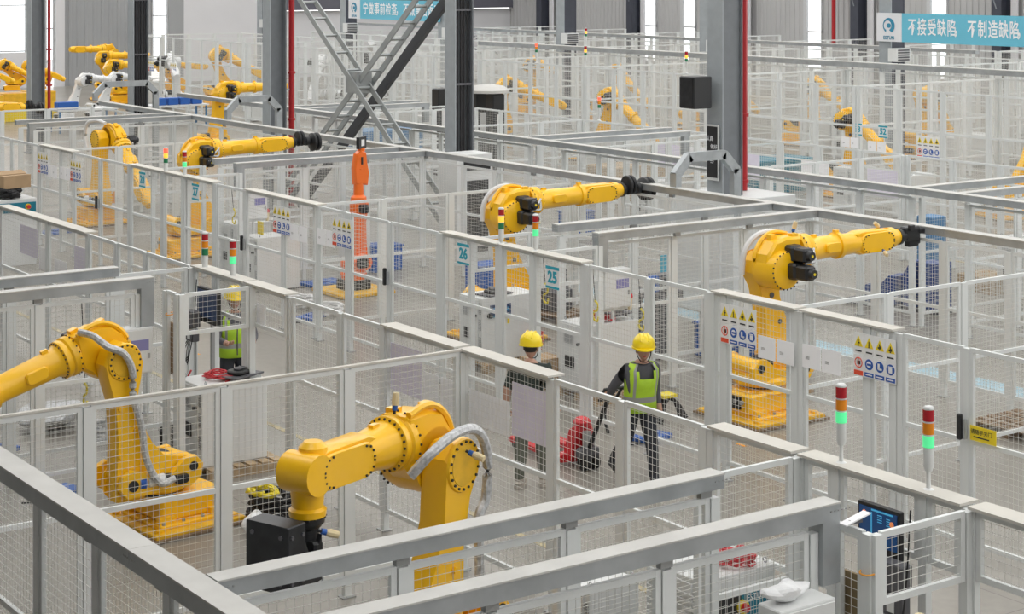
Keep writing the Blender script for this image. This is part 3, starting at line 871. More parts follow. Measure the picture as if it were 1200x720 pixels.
hoseA = [(.42, .02, .36), (.36, .22, .34), (.24, .34, .22), (.05, .36, .12), (-.06, .36, -.08), (-.08, .35, -.4), (-.18, .36, -.75), (-.24, .38, -1.15), (-.38, .44, -1.42), (-.56, .46, -1.40)]
hoseB = [(.55, .18, .02), (.42, .30, .20), (.15, .34, .30), (-.10, .36, .27), (-.24, .36, .05), (-.24, .35, -.3), (-.14, .35, -.45), (-.16, .34, -.8), (-.18, .34, -1.15)]
hoseC = [(.35, .05, .40), (.10, .10, .46), (-.12, .14, .40), (-.27, .18, .2), (-.30, .2, -.1)]
robot('yellow robot arm at left reaching out of the picture, silver hose down its arm', (-18.2, 8.28, 0), -PI / 2 + .12, tau=.05, pitch=.29, tool='gripper', flip=True, reach='late', hose=hoseA, scale=.92, off=.25)
robot('yellow robot arm in the front centre holding a black box gripper', (-12.46, 8.08, 0), -PI / 2 + .36, tau=-.26, pitch=.0, tool='box', reach='short', motors=1, scale=1.0, hose=hoseB, caps=[((.40, -.1, .44), (.0, -.15, 0)), ((.0, .32, .12), (-1.9, .5, 0)), ((1.52, .05, -.18), (-1.9, .3, .9))])
robot('yellow robot arm at right with black gripper above the warning signs', (-17.95, 16.72, 0), PI / 2 - .02, tau=-.28, pitch=-.02, tool='gripper', hose=hoseC, hosemat='whitehose',
      caps=[((.35, -.1, .44), (.2, .2, 0)), ((1.85, -.32, .12), (2.1, .9, 0)), ((2.05, -.1, .36), (0, -.9, 0))])
robot('yellow robot arm at centre with black wheel shaped grippers', (-24.3, 16.75, 0), PI / 2 - .02, tau=-.26, pitch=-.03, tool='discs', hose=hoseC, hosemat='whitehose', reach='late', caps=[((.38, -.38, .02), (2.6, 0, 0))])
robot('yellow robot arm left of the orange robot, wheel grippers stretched right', (-35.2, 16.25, 0), PI / 2 - .02, tau=-.26, pitch=-.03, tool='discs', reach='late')
robot('yellow robot arm at far left bending down to the right, white hose arch', (-40.9, 16.6, 0), .1, tau=-.05, pitch=.75, tool='none', mirror=True, motors=1, hose=[(.15, .1, .38), (-.1, .2, .44), (-.36, .3, .36), (-.46, .3, .05), (-.32, .3, -.3)], hosemat='whitehose')
robot('yellow robot lying low beyond the leftmost cell with a black cross tool', (-57.2, 19.0, 0), PI / 2 + .1, tau=-.9, pitch=.05, tool='discs', detail=False)
robot('yellow robot arm in the third row seen right of the short duct arch', (-53.0, 25.2, 0), PI / 2, tau=.0, pitch=0, tool='none', detail=False)
GF = 'yellow robots inside the far rows of cells'
FR = ((-29.0, 35.2, 1.3, .3, .5), (-34.6, 35.0, .2, -.1, .7), (-39.9, 35.2, 2.2, .4, .3), (-45.8, 35.2, .3, .2, .7), (-51.0, 35.0, 1.2, -.1, .4), (-34.8, 44.4, .5, .1, .6), (-45.6, 44.2, .2, .1, .6), (-40.0, 44.2, 1.6, -.2, 1), (-51.2, 44.2, 1.3, .2, .7), (-57.0, 44.4, .2, .2, .7), (-62.2, 44.2, .4, 0, .3), (-24.0, 35.2, .3, .1, .6))
for (x, y, ya, ta, pi_) in FR:
    robot('yellow robot arm half hidden by tall fences, %s from the right in the %s row' % (OR[1 + sum(1 for q in FR if (q[1] > 40) == (y > 40) and q[0] > x)], 'fifth' if y > 40 else 'fourth'), (x, y, 0), ya, ta, pi_, 'none', detail=False, group=GF)
robot('large yellow robot with raised arm in the far left tall cell', (-73.6, 35.4, 0), PI / 2 - .3, -.35, .5, 'none', detail=False, scale=1.15)
for i, (x, y, ya, ta, pi_, l) in enumerate(((-83.5, 35.0, -PI / 2 + .2, -.1, -.02, 'topmost robot of the yellow cluster at upper left, arm stretched left'), (-80.5, 33.0, PI / 2 - .3, -.5, .0, 'middle robot of the yellow cluster at upper left'),
                                            (-77.6, 32.6, PI / 2 - .1, -.8, .05, 'front robot of the yellow cluster at upper left, arm pointing right'), (-79.0, 35.9, PI / 2 + .1, -.9, .1, 'rightmost robot of the yellow cluster at upper left'))):
    robot(l, (x, y, .0), ya, ta, pi_, 'none', detail=False, scale=1.0)
for i, (x, y, ya, ta, pi_, l) in enumerate(((-71.8, 26.6, 1.2, -1.0, .45, 'yellow robot on a yellow stand at the upper left edge, next to the column'), (-71.2, 25.3, 1.3, -.9, .5, 'yellow robot with drooping arm on the middle stand at the left edge'), (-70.6, 24.0, 1.2, -1.0, .4, 'yellow robot on the stand nearest the left picture edge'))):
    robot(l, (x, y, 1.15), ya, ta, pi_, 'none', detail=False, scale=.72, plate=False)
    st = thing('transport_stand', ('yellow steel stand next to the leftmost column', 'middle yellow steel stand at the left picture edge', 'yellow steel stand nearest the left picture edge')[i], 'stand', (x, y, 0))
    MB().box((0, 0, .78), (1.1, 1.1, .72), bev=.02).build('stand_box', 'yellowd', st, smooth=0); MB().box((0, 0, .21), (1.2, 1.16, .40)).build('stand_base', 'signy', st, smooth=0)
for i, (x, y, ya, ta, pi_, l) in enumerate(((-70.6, 39.7, -.8, .2, .8, 'white robot arm behind the laddered brace, bending down'), (-69.3, 41.4, -.6, .1, -.3, 'white robot arm held high behind the laddered brace'), (-74.0, 35.9 - 2.4, -.3, .1, .3, 'white robot arm in the tall cell at upper left'))):
    robot(l, (x, y, -.1), ya, ta, pi_, 'none', detail=False, colour='whiterob', plate=False, scale=1.05)
for i, (x, y, ya, l) in enumerate(((-70.4, 27.2, 1.7, 'small white robot on a pedestal right of the leftmost column'), (-70.6, 28.6, 1.7, 'second small white robot on a pedestal under the yellow cluster'))):
    robot(l, (x, y, -.05), ya, .3, .1, 'none', detail=False, colour='whiterob', plate=False, scale=.8)


# orange robot stretched upwards
def orange_robot():
    t = thing('orange_robot', 'slim orange robot stretched straight up, holding a black framed plate', 'robot', (-29.3, 16.95, 0), PI / 2)
    b = MB().mat('yellowd').box((0, 0, .04), (1.15, 1.15, .07), bev=.01); b.mat('black').box((0, 0, .16), (.5, .46, .20), bev=.02); b.build('base_plate', None, t)
    b = MB().mat('orange').rev([(.26, .22), (.36, .25), (.42, .22), (.50, .17)], n=22); b.box((-.02, 0, .54), (.36, .36, .2), bev=.05)
    b.rev([(-.24, .15), (.2, .15)], (.12, 0, .58), 'y', 20); b.mat('black').box((.02, -.3, .6), (.2, .14, .2), bev=.02); b.build('turret', None, t)
    b = MB().mat('orange').prism([(-.15, -.12), (.12, -.15), (.17, 0), (.12, .3), (.11, .75), (.15, .95), (.06, 1.07), (-.08, 1.05), (-.14, .9), (-.10, .4)], -.1, .1, axis='y', chamf=.03); b.build('lower_arm', None, t, (.12, .02, .58))
    b = MB().mat('orange').rev([(0, .15), (.06, .17), (.30, .15), (.34, .1)], (0, 0, -.1), n=18); b.box((.02, 0, .0), (.32, .28, .26), bev=.05); b.rev([(.2, .10), (.7, .085), (.74, .1)], n=18)
    b.mat('black').box((0, -.2, 0), (.16, .16, .16), bev=.02); b.build('elbow_housing', None, t, (.12, .02, 1.58))
    b = MB().mat('orange').prism([(-.12, .0), (.14, -.02), (.17, .2), (.12, .42), (.10, .60), (.0, .64), (-.09, .58), (-.14, .30)], -.09, .09, axis='y', chamf=.03)
    b.mat('ink').box((.0, -.1, .45), (.03, .02, .14)); b.build('forearm', None, t, (.14, .02, 2.02))
    b = MB().mat('black').box((0, 0, .1), (.06, .32, .22)).mat('signw').box((.0, -.0, .1), (.07, .13, .12)); b.mat('orange').rev([(-.06, .07), (0, .07)], n=14); b.build('framed_plate', None, t, (.18, .02, 2.70), (0, 0, PI / 2 + .6))


orange_robot()


# ================================================================== CABINETS AND CLUTTER
def pallet(label, loc, rz=0, sx=1.0, sy=.8, m='wood', group=None):
    t = thing('pallet', label, 'pallet', loc, rz, group)
    n = 6
    for i in range(n): MB().box((0, -sy / 2 + sy * (i + .5) / n, .115), (sx, sy / n * .72, .022)).build('plank', m, t, smooth=0)
    for x in (-sx / 2 + .06, 0, sx / 2 - .06): MB().box((x, 0, .052), (.10, sy, .104)).build('bearer', m, t, smooth=0)
    return t


def eyebolt(b, p):
    b.tube([(p[0] + .022 * math.cos(a), p[1], p[2] + .03 + .022 * math.sin(a)) for a in [k * PI / 4 for k in range(9)]], .006, 5)


def cabinet(label, x, y, sx, sy, z0, h, style='plain', group=None):
    """near corner is (x+sx/2, y-sy/2); +x face and -y face are seen"""
    t = thing('control_cabinet', label, 'cabinet', (x, y, z0), 0, group)
    MB().box((0, 0, h / 2), (sx, sy, h), bev=.006).build('body', 'cab', t, smooth=0)
    MB().box((-sx * .05, -sy / 2 - .008, h * .5), (sx * .8, .016, h * .94)).build('door', 'cab', t, smooth=0)
    b = MB()
    for z in (.76, .50, .22):
        for k in range(8): b.box((sx * .42, -sy / 2 - .004, h * z + k * .022), (.06, .012, .010))
    b.build('side_vent', 'cabside', t, smooth=0)
    b = MB()
    for z in (h * .75,):
        for k in range(9): b.box((-sx * .10, -sy / 2 - .018, z + k * .014 - .05), (sx * .36, .006, .007))
    b.build('vent_grille', 'cabside', t, smooth=0)
    MB().box((-sx * .06, -sy / 2 - .02, h * .42), (sx * .34, .012, .16)).build('fan_opening', 'black', t, smooth=0)
    MB().rev([(-.05, .022), (0, .022)], (sx * .30, -sy / 2 - .01, h * .72), 'y', 10).build('knob', 'black', t)
    MB().box((0, -sy / 2 + .03, -.02), (sx * .9, .05, .04)).build('foot', 'foot', t, smooth=0)
    b = MB()
    for p in ((sx * .42, -sy * .42, h), (-sx * .42, -sy * .42, h), (sx * .42, sy * .42, h), (-sx * .42, sy * .42, h)): eyebolt(b, p)
    b.build('lifting_eye', 'galv', t)
    if style == 'screen':
        MB().box((sx / 2 + .008, -sy * .18, h * .80), (.012, sy * .36, .16)).build('nameplate', 'navy', t, smooth=0)
        MB().box((sx / 2 + .012, -sy * .18, h * .70), (.012, sy * .36, .03)).build('nameplate_band', 'teal', t, smooth=0)
        txt('ESTUN', .09, t, (sx / 2 + .018, -sy * .18, h * .80), (PI / 2, 0, PI / 2), 'screenglow')
        b = MB().mat('signy').prism([(-sy * .26, h * .55), (-sy * .12, h * .55), (-sy * .19, h * .66)], sx / 2 + .002, sx / 2 + .012, axis='x')
        b.mat('ink').box((sx / 2 + .014, -sy * .19, h * .59), (.004, .008, .05)); b.mat('signy').box((sx / 2 + .006, -sy * .04, h * .6), (.01, .035, .07)); b.build('warning_label', None, t, smooth=0)
        MB().rev([(0, .04), (.05, .035)], (sx / 2, .08 - sy * .45, h * .72), 'x', 12).build('switch', 'black', t)
    if style == 'teal':
        MB().box((sx / 2 + .008, 0, h * .80), (.014, sy * .88, .26)).build('nameplate', 'teal', t, smooth=0)
        MB().box((sx / 2 + .014, -sy * .2, h * .80), (.012, sy * .42, .25)).build('control_panel', 'black', t, smooth=0)
        txt('ESTUN', .07, t, (sx / 2 + .018, sy * .22, h * .84), (PI / 2, 0, PI / 2), 'lettering')
        b = MB().mat('signy').rev([(0, .055), (.03, .055)], (sx / 2 + .015, sy * .02, h * .80), 'x', 14); b.mat('red').rev([(.03, .035), (.07, .03)], (sx / 2 + .015, sy * .02, h * .80), 'x', 12); b.build('main_switch', None, t)
        b = MB()
        for k in range(22): b.box((0, -sy / 2 - .02, h * .06 + k * .052), (sx * .88, .02, .022))
        b.build('louvre_panel', 'cab', t, smooth=0)['kind'] = 'stuff'
    return t


def coil(label, loc, m, r=.25, turns=5, th=.02, name='cable_coil', wob=.06, h=.10, cat='cable', seed=1):
    rnd = random.Random(seed); pts = []
    n = turns * 14
    for k in range(n):
        a = 2 * PI * k / 14; q = r * (1 + rnd.uniform(-.3, .12))
        pts.append((q * math.cos(a) + rnd.uniform(-wob, wob) * .5, q * math.sin(a) * .8 + rnd.uniform(-wob, wob) * .5, th + h * (k / n) + abs(rnd.uniform(0, .03))))
    o = MB().tube(smoothpath(pts, 2), th, 5).build(name, m); o.location = loc
    return tag(o, label, cat)


pallet('wooden pallet under the large cabinet behind the front robots', (-19.8, 9.75, 0), 0, .9, 1.0)
cabinet('large plain control cabinet with red cable and pendant on top, left of centre', -19.85, 9.66, .66, .86, .135, .95)
pallet('wooden pallet under the cabinet behind the worker in the green shirt', (-22.65, 15.65, 0), 0, .9, 1.1)
cabinet('control cabinet with navy nameplate, behind the aisle at centre', -22.7, 15.70, .62, 1.05, .135, .95, 'screen')
pallet('wooden pallet under the cabinet right of the green shirt worker', (-20.1, 15.72, 0), 0, .9, 1.0)
cabinet('control cabinet with vent louvres and red cable on top, right of centre', -20.2, 15.70, .62, .95, .135, .93)
cabinet('control cabinet with teal panel and red yellow switch at the bottom right', -10.78, 9.50, .66, .78, .02, 1.30, 'teal')
cabinet('open control cabinet behind the left aisle fence, beside the stacked signals', -31.9, 16.0, .62, .8, .02, 1.1)
cabinet('plain control cabinet with black top at left, before the signal tower', -30.6, 15.9, .6, .9, .02, 1.0)
cabinet('control cabinet with a red plug seen at the bottom edge of the picture', -11.5, 8.9, .5, .5, .02, 1.1)
GC = 'control cabinets inside the far rows'
CB = ((-31.0, 27.4), (-33.0, 27.3), (-42.0, 27.4), (-22.0, 27.2), (-32.4, 33.4), (-30.4, 33.4), (-43.2, 33.4), (-41.4, 33.4), (-54.4, 33.4), (-52.5, 33.4), (-43.0, 42.5), (-41.5, 42.5), (-54.0, 42.5), (-63.5, 42.4), (-65.6, 33.5), (-76.4, 33.5))
for (x, y) in CB:
    ry = 3 if y < 30 else 4 if y < 40 else 5
    cabinet('white control cabinet in the %s row of cells, %s from the right' % (('', '', '', 'third', 'fourth', 'fifth')[ry], OR[1 + sum(1 for q in CB if (3 if q[1] < 30 else 4 if q[1] < 40 else 5) == ry and q[0] > x)]), x, y, .62, .9, .02, 1.05, group=GC)


def junction(label, x, y, ztop=1.8, plug=1, mir=1):
    t = thing('junction_box', label, 'junction box', (x, y, ztop))
    MB().box((0, 0, -.27), (.22, .50, .54), bev=.008).build('body', 'cab', t, smooth=0)
    MB().box((.115, 0, -.27), (.014, .46, .50)).build('door', 'cab', t, smooth=0)
    MB().box((.125, .08, -.20), (.006, .22, .13)).build('name_label', 'lavlabel', t, smooth=0)
    MB().box((.13, .19, -.33), (.02, .025, .06)).build('latch', 'foot', t, smooth=0)
    MB().tube([(0, 0, -.54), (0, 0, -ztop)], .03, 8).build('stand_pole', 'fence', t)
    b = MB().mat('red').rev([(0, .06), (.07, .055)], (0, -.25 * mir if mir > 0 else .25, -.42), 'y', 12); b.mat('cream').rev([(-.16, .03), (0, .04)], (0.02, -.29 * mir, -.44), 'z', 10); b.build('plug', None, t)
    return t


junction('wall mounted junction box with lavender label left of the small kiosk', -20.0, 8.52)
junction('low junction box under the white plastic bag at the bottom right', -8.62, 8.35, 1.86)
junction('junction box with lavender label right of sign 25', -19.95, 15.75, 1.82, mir=-1)
junction('junction box with lavender label left of the warning signs', -31.05, 15.75, 1.82, mir=-1)


def kiosk_screen(label, x0, x1, y, z0, z1, lit=True):
    t = thing('operator_screen', label, 'screen', ((x0 + x1) / 2, y, z0))
    w_, h_ = x1 - x0, z1 - z0
    MB().box((0, 0, h_ / 2), (w_, .05, h_), bev=.006).build('bezel', 'black', t, smooth=0)
    MB().box((0, -.028, h_ / 2 + .02), (w_ - .05, .006, h_ - .09)).build('display', 'screen' if lit else 'navy', t, smooth=0)
    MB().box((0, .05, h_ / 2), (.12, .06, .12)).build('mount', 'foot', t, smooth=0); MB().box((0, .05, -z0 / 2 + h_ / 4), (.05, .04, z0 + h_ / 2)).build('stand_pole', 'foot', t, smooth=0)
    if not lit: return
    b = MB().mat('screenorange').rev([(-.004, .02), (0, .02)], (-w_ * .32, -.032, h_ * .8), 'y', 10); b.rev([(-.004, .02), (0, .02)], (w_ * .33, -.032, h_ * .72), 'y', 10)
    b.mat('screenglow').box((-w_ * .15, -.033, h_ * .55), (.012, .003, h_ * .6)); b.box((-w_ * .3, -.033, h_ * .18), (w_ * .3, .003, .012)); b.box((w_ * .1, -.033, h_ * .9), (w_ * .5, .003, .012))
    for k in range(4): b.box((.02, -.033, h_ * (.82 - .045 * k)), (.045, .003, .006)); b.box((.02 + w_ * .2, -.033, h_ * (.80 - .045 * k)), (.035, .003, .006))
    b.build('display_graphics', None, t, smooth=0)


kiosk_screen('lit blue operator screen in the kiosk at lower right', -9.51, -9.09, 9.86, 1.70, 2.06)
kiosk_screen('dark blue operator screen in the kiosk at left', -20.95, -20.36, 9.86, 1.60, 2.03, False)
for x, l in ((-9.05, 'right'), (-20.9, 'left')):
    t = thing('terminal_box', 'small black terminal box with dangling wires in the %s kiosk' % l, 'terminal', (x, 9.75, 1.35))
    MB().tube([(0, .04, -1.35), (0, .04, 0)], .018, 6).build('stand_pole', 'foot', t)
    MB().box((0, 0, .08), (.2, .10, .16), bev=.01).build('housing', 'dgrey', t, smooth=0)
    MB().box((-.02, 0, .28), (.26, .12, .2), bev=.01).build('keypad', 'dgrey', t, smooth=0)
    b = MB()
    for k in range(4): b.tube(smoothpath([(-.05 + .03 * k, -.05, 0), (-.1 + .06 * k, -.09, -.12), (.02 * k, -.1, -.22 - .02 * k), (.1, -.08, -.1), (.14, -.05, .2), (.16, -.02, .8)], 4), .006, 4)
    b.build('wires', 'rubber', t); MB().box((0, -.055, .07), (.07, .006, .08)).build('dial', 'cab', t, smooth=0)
tag(MB().box((-8.77, 9.055, 1.55), (.30, .02, .62)).build('cardboard_sheet', 'cardd', smooth=0), 'brown board tied inside the narrow kiosk panel at lower right', 'board')
tag(MB().box((-19.87, 9.055, 1.50), (.28, .02, .62)).build('cardboard_sheet', 'card', smooth=0), 'brown board inside the narrow kiosk panel at left', 'board')


# signal towers
def tower(label, x, y, z=2.2, lit='g', group=None, pole=.16):
    t = thing('signal_tower', label, 'signal light', (x, y, z))
    if group: t['group'] = group
    MB().rev([(0, .05), (.02, .05), (.035, .018), (pole, .014)], n=12).build('stem', 'cab', t)
    b = MB().rev([(pole, .028), (pole + .03, .038), (pole + .17, .038)], n=16); b.build('base', 'cab', t)
    for k, (a, on, key) in enumerate((('lgrnoff', 'lgrn', 'g'), ('lamb', 'lambon', 'a'), ('lred', 'lredon', 'r'))):
        z0 = pole + .175 + k * .095
        MB().rev([(0, .042), (.082, .042)], (0, 0, z0), n=16).build(('green_lens', 'amber_lens', 'red_lens')[k], on if key in lit else a, t)
        MB().rev([(0, .040), (.011, .040)], (0, 0, z0 + .083), n=16).build('collar', 'cab', t)
    MB().rev([(0, .04), (.012, .03)], (0, 0, pole + .175 + 3 * .095), n=16).build('top_cap', 'cab', t)
    return t


tower('signal tower lit green left of the pair at the lower right', -9.88, 10.04)
tower('signal tower lit green at the right of the pair, lower right', -9.0, 10.04)
tower('signal tower with unlit green at the left of the pair, left side', -21.15, 10.04, lit='', pole=.0)
tower('signal tower lit green at the right of the pair, left side', -20.35, 10.04, pole=.0)
tower('signal tower lit amber in front of the centre robot', -20.62, 14.3, lit='a', pole=.05)
tower('signal tower lit green beside sign 25', -19.80, 14.3, pole=.05)
tower('signal tower lit red above the aisle fence at left', -31.84, 14.3, lit='ra', pole=.0)
tower('signal tower lit green next to the red lit one at left', -31.0, 14.3, pole=.0)
for x, y, l, lit in ((-38.0, 32.6, 'behind the red pipe of the nearest column', 'a'), (-42.6, 32.6, 'left of the black loudspeaker', 'a'), (-45.1, 32.6, 'above the far cells right of centre', 'r'), (-36.4, 28.3, 'under the black loudspeaker', 'r'), (-49.5, 37.9, 'over the far cells beside the navy column', 'a')):
    tower('small signal tower on a far fence, ' + l, x, y, 3.2 if y < 35 else 3.46, lit) if y > 30 else tower('small signal tower on a far fence, ' + l, x, y, 2.2, lit)


# signs -------------------------------------------------------------------
def hazard_set(label, x, y, z, w_=.62, n=4, group=None, facing=-1, scale=1.0):
    """four yellow triangles above a prohibition and three blue mandatory discs"""
    t = thing('warning_sign_set', label, 'sign', (x, y, z), 0, group); t.scale = (scale,) * 3
    cw = .15; ch = .235
    for i in range(n):
        cx = (i - (n - 1) / 2) * (cw + .004)
        for row in (0, 1):
            cz = (.5 - row) * ch + .0
            p = MB().box((cx, 0, cz), (cw, .006, ch - .004)).build('sign_panel', 'signw', t, smooth=0)
            if row == 0:
                b = MB().mat('signy').prism([(cx - .062, cz - .03), (cx + .062, cz - .03), (cx, cz + .085)], -.006, -.003, axis='y')
                b.mat('ink').box((cx, -.007, cz + .015), (.012, .002, .055)).box((cx, -.007, cz - .02), (.014, .002, .012))
                if i == 0: b.box((cx + .012, -.007, cz + .01), (.02, .002, .012))
                if i > 1: b.box((cx - .012, -.007, cz - .0), (.025, .002, .018)).box((cx + .016, -.007, cz + .005), (.014, .002, .03))
                b.box((cx, -.0045, cz - .08), (.09, .002, .016)); b.build('hazard_triangle', None, p, smooth=0)
            else:
                key = 'signr' if i == 0 else 'signb'
                b = MB()
                if i == 0:
                    b.mat('signr').tube([(cx + .052 * math.cos(a), -.005, cz + .03 + .052 * math.sin(a)) for a in [k * PI / 9 for k in range(19)]], .006, 4); b.box((cx, -.006, cz + .03), (.008, .003, .10), None)
                    b.mat('ink').box((cx + .005, -.005, cz + .03), (.045, .002, .04)); b.mat('signr').box((cx, -.005, cz - .08), (.13, .003, .05))
                else:
                    b.mat('signb').rev([(-.006, .058), (-.003, .058)], (cx, 0, cz + .03), 'y', 18); b.box((cx, -.005, cz - .08), (.13, .003, .045))
                    b.mat('signw')
                    if i == 1: b.rev([(-.009, .034), (-.006, .034)], (cx, 0, cz + .032), 'y', 10); b.mat('signb').box((cx + .005, -.010, cz + .03), (.06, .002, .022))
                    if i == 2: b.box((cx - .012, -.008, cz + .035), (.028, .003, .062)).box((cx + .008, -.008, cz + .008), (.05, .003, .02))
                    if i == 3: b.box((cx, -.008, cz + .022), (.05, .003, .055)).box((cx, -.008, cz + .06), (.06, .003, .012))
                    b.mat('signw').box((cx, -.008, cz - .08), (.09, .002, .012))
                b.build('safety_pictogram', None, p, smooth=0)
    return t


def papers(label, x, y, z, n=2, group=None):
    t = thing('paper_notice', label, 'notice', (x, y, z), 0, group)
    for i in range(n):
        s = MB().box((i * .305, 0, 0), (.285, .004, .26)).build('sheet', 'paper', t, smooth=0)
        if i == (0 if label.count('left') else n - 1) or True:
            b = MB()
            for k in range(3): b.box((i * .305 - .06, -.003, -.03 + .012 * k), (.06, .002, .003))
            b.build('print_lines', 'ink', s, smooth=0)
    return t


YF = 14.22
hazard_set('four by two set of safety signs left of the right yellow robot', -15.93 + .28, YF, 1.87)
hazard_set('four by two set of safety signs right of the post before the right robot', -13.63 + .13, YF, 1.88)
papers('two white notices on the fence, left of the tall post before the right robot', -15.17, YF, 1.70)
papers('two white notices on the fence, right of the tall post before the right robot', -14.45, YF, 1.72)
hazard_set('set of safety signs on the fence left of the orange robot', -26.99, YF, 1.83)
hazard_set('set of safety signs on the fence right under the orange robot', -24.95, YF, 1.86)
papers('two white notices left of the orange robot', -26.55, YF, 1.68)
papers('two white notices under the orange robot', -25.62, YF, 1.72)
hazard_set('set of safety signs before the left yellow robot, left group', -38.1, YF, 1.83)
hazard_set('set of safety signs before the left yellow robot, right group', -36.2, YF, 1.83)
papers('two white notices between the safety signs at far left, left pair', -37.72, YF, 1.7)
papers('two white notices between the safety signs at far left, right pair', -36.95, YF, 1.72)
hazard_set('set of safety signs among the far fences at right', -29.2, 32.57, 1.85, scale=1.15)
papers('two white notices among the far fences, left pair', -31.9, 32.57, 1.78)
papers('two white notices among the far fences, right pair', -31.0, 32.57, 1.74)
hazard_set('set of safety signs in the tall far cell behind the robot at upper left', -73.9, 32.5, 1.9)
hazard_set('second set of safety signs in the tall far cell at upper left', -71.6, 32.5, 1.9)


def number_sign(label, num, x, y, z):
    t = thing('number_sign', label, 'sign', (x, y, z))
    MB().box((0, 0, 0), (.30, .006, .30)).build('plate', 'signw', t, smooth=0)
    b = MB().box((0, -.005, .13), (.30, .005, .04)).box((0, -.005, -.13), (.30, .005, .03)); b.build('stripe', 'cyan', t, smooth=0)
    txt(num, .21, t, (0, -.006, 0), (PI / 2, 0, 0), 'cyan', 'digits', bold=.008)


number_sign('sign with cyan number 25 beside the pair of signal towers at centre', '25', -19.30, YF, 1.93)
number_sign('sign with cyan number 26 left of the signal tower lit amber', '26', -21.45, YF, 1.97)
number_sign('sign with cyan number 27 right of the signal tower lit red', '27', -30.35, YF, 1.97)
number_sign('sign with cyan number 28 on the leftmost fence, next to the yellow robot', '28', -32.75, YF, 1.97)
number_sign('sign with cyan number 53 left of its neighbour in the far fences', '53', -31.5, 32.58, 2.12)
number_sign('sign with cyan number 52 just left of the far warning signs', '52', -30.65, 32.58, 2.12)

boards = [(-14.28, -13.63, 1.51, 2.03, 'lav', 'lavender board on the aisle fence hiding the green shirt worker'), (-16.55, -15.92, 1.53, 2.03, 'lav', 'lavender board on the aisle fence at the middle of the picture'), (-15.90, -15.60, 1.52, 1.84, 'paper', 'white sheet right of the middle lavender board'),
          (-15.56, -15.22, 1.50, 1.84, 'paper', 'second white sheet right of the middle lavender board'), (-15.03, -14.32, 1.48, 1.82, 'paper', 'pale sheet just left of the board hiding the worker'), (-7.9, -7.5, 1.40 + .32, 2.05, 'paper', 'white sheet hanging on the doorway mesh at the right edge'),
          (-27.9, -27.1, 1.55, 2.0, 'lav', 'lavender board on the aisle fence at the left edge'), (-27.05, -26.6, 1.4, 1.75, 'paper', 'white sheet beside the lavender board at the left edge'), (-26.4, -25.9, 1.3, 1.65, 'paper', 'white sheet between the two lavender boards at left'), (-25.6, -25.05, 1.4, 1.95, 'lav', 'second lavender board on the aisle fence at left'),
          (-19.7, -19.45, 1.72, 1.98, 'paper', 'small white sheet right of the worker at left')]
for a, c, z0, z1, m, l in boards:
    o = tag(MB().box((0, 0, 0), (c - a, .006, z1 - z0)).build('notice_board', m, smooth=0), l, 'notice'); o.location = ((a + c) / 2, 9.965 if 1 else 10, (z0 + z1) / 2)
    o.location.y = 10.035
for (x, y, m, k) in ((-33.6, 28.25, 'lav', 0), (-30.8, 28.25, 'lav', 1), (-26.6, 28.25, 'lav', 2), (-32.6, 28.25, 'paper', 3), (-28.6, 28.25, 'paper', 4)):
    o = tag(MB().box((0, 0, 0), (.85, .006, .55)).build('notice_board', m, smooth=0), 'pale notice board on the rear aisle fence of the third row, %s from the right' % OR[(5, 3, 1, 4, 2)[k]], 'notice'); o.location = (x, y, 1.55)
# yellow door notice and handles
t = thing('door_notice', 'yellow notice asking to shut the door, right of the black handle', 'sign', (-12.03, YF, 1.36))
MB().box((0, 0, 0), (.33, .006, .15)).build('plate', 'signy', t, smooth=0); txt('请随手关门', .055, t, (-.02, -.005, .015), (PI / 2, 0, 0), 'ink', ext=.001)
MB().box((-.02, -.005, -.035), (.2, .002, .012)).build('small_print', 'ink', t, smooth=0)


def handle(f, x, z=1.38):
    b = MB().mat('black').box((0, -.03, 0), (.055, .05, .26), bev=.01); b.mat('galv').box((.05, -.01, -.02), (.03, .03, .2))
    b.build('door_handle', None, f, (x - f.location.x, -.06, z))


for lb, x, z in (('far aisle fence with black handle', -12.3, 1.40), ('far aisle fence with black door handle', -23.57, 1.36), ('far aisle fence with four warning', -34.98, 1.3), ('far aisle fence with warning signs before the orange', -28.4, 1.28)):
    handle([o for o in col.objects if o.get('label', '').startswith(lb)][0], x, z)
tag(MB().box((-27.96, 14.32, 1.58), (.18, .02, .22)).build('hanging_card', 'signy', smooth=0), 'yellow card hanging left of the safety signs', 'card')

# chalk board on nearest column, black box
t = thing('framed_notice', 'narrow black notice board with white script on the nearest column', 'sign', (-23.9, 21.12, 2.35))
MB().box((0, 0, .48), (.30, .03, .98)).build('frame', 'cab', t, smooth=0); MB().box((0, -.02, .49), (.26, .01, .90)).build('board', 'black', t, smooth=0)
txt('认真', .10, t, (-.06, -.03, .72), (PI / 2, 0, 0), 'lettering', ext=.001); txt('做好', .09, t, (.05, -.03, .58), (PI / 2, 0, 0), 'lettering', ext=.001)
for k in range(3): MB().box((0, -.028, .36 - .03 * k), (.14 - .03 * k, .003, .007)).build('script_line', 'lettering', t, smooth=0)
t = thing('loudspeaker', 'large black loudspeaker box beside the nearest grey column', 'speaker', (-24.0, 20.80, 3.62))
MB().box((0, 0, .28), (.40, .42, .56), bev=.015).build('cabinet_box', 'black', t, smooth=0); MB().box((0, -.215, .28), (.34, .01, .5)).build('grille', 'blackm', t, smooth=0)
MB().box((0, .27, .28), (.08, .12, .08)).build('bracket', 'foot', t, smooth=0)
tag(MB().box((-24.0, 21.75, 1.03), (1.5, 1.5, 2.06), bev=.01).build('column_enclosure', 'cab', smooth=0), 'white box enclosure around the foot of the nearest grey column', 'enclosure')
t = thing('electrical_cabinet', 'tall pale cabinet with dark mesh front below the second grey column', 'cabinet', (-31.6, 21.0, 0))
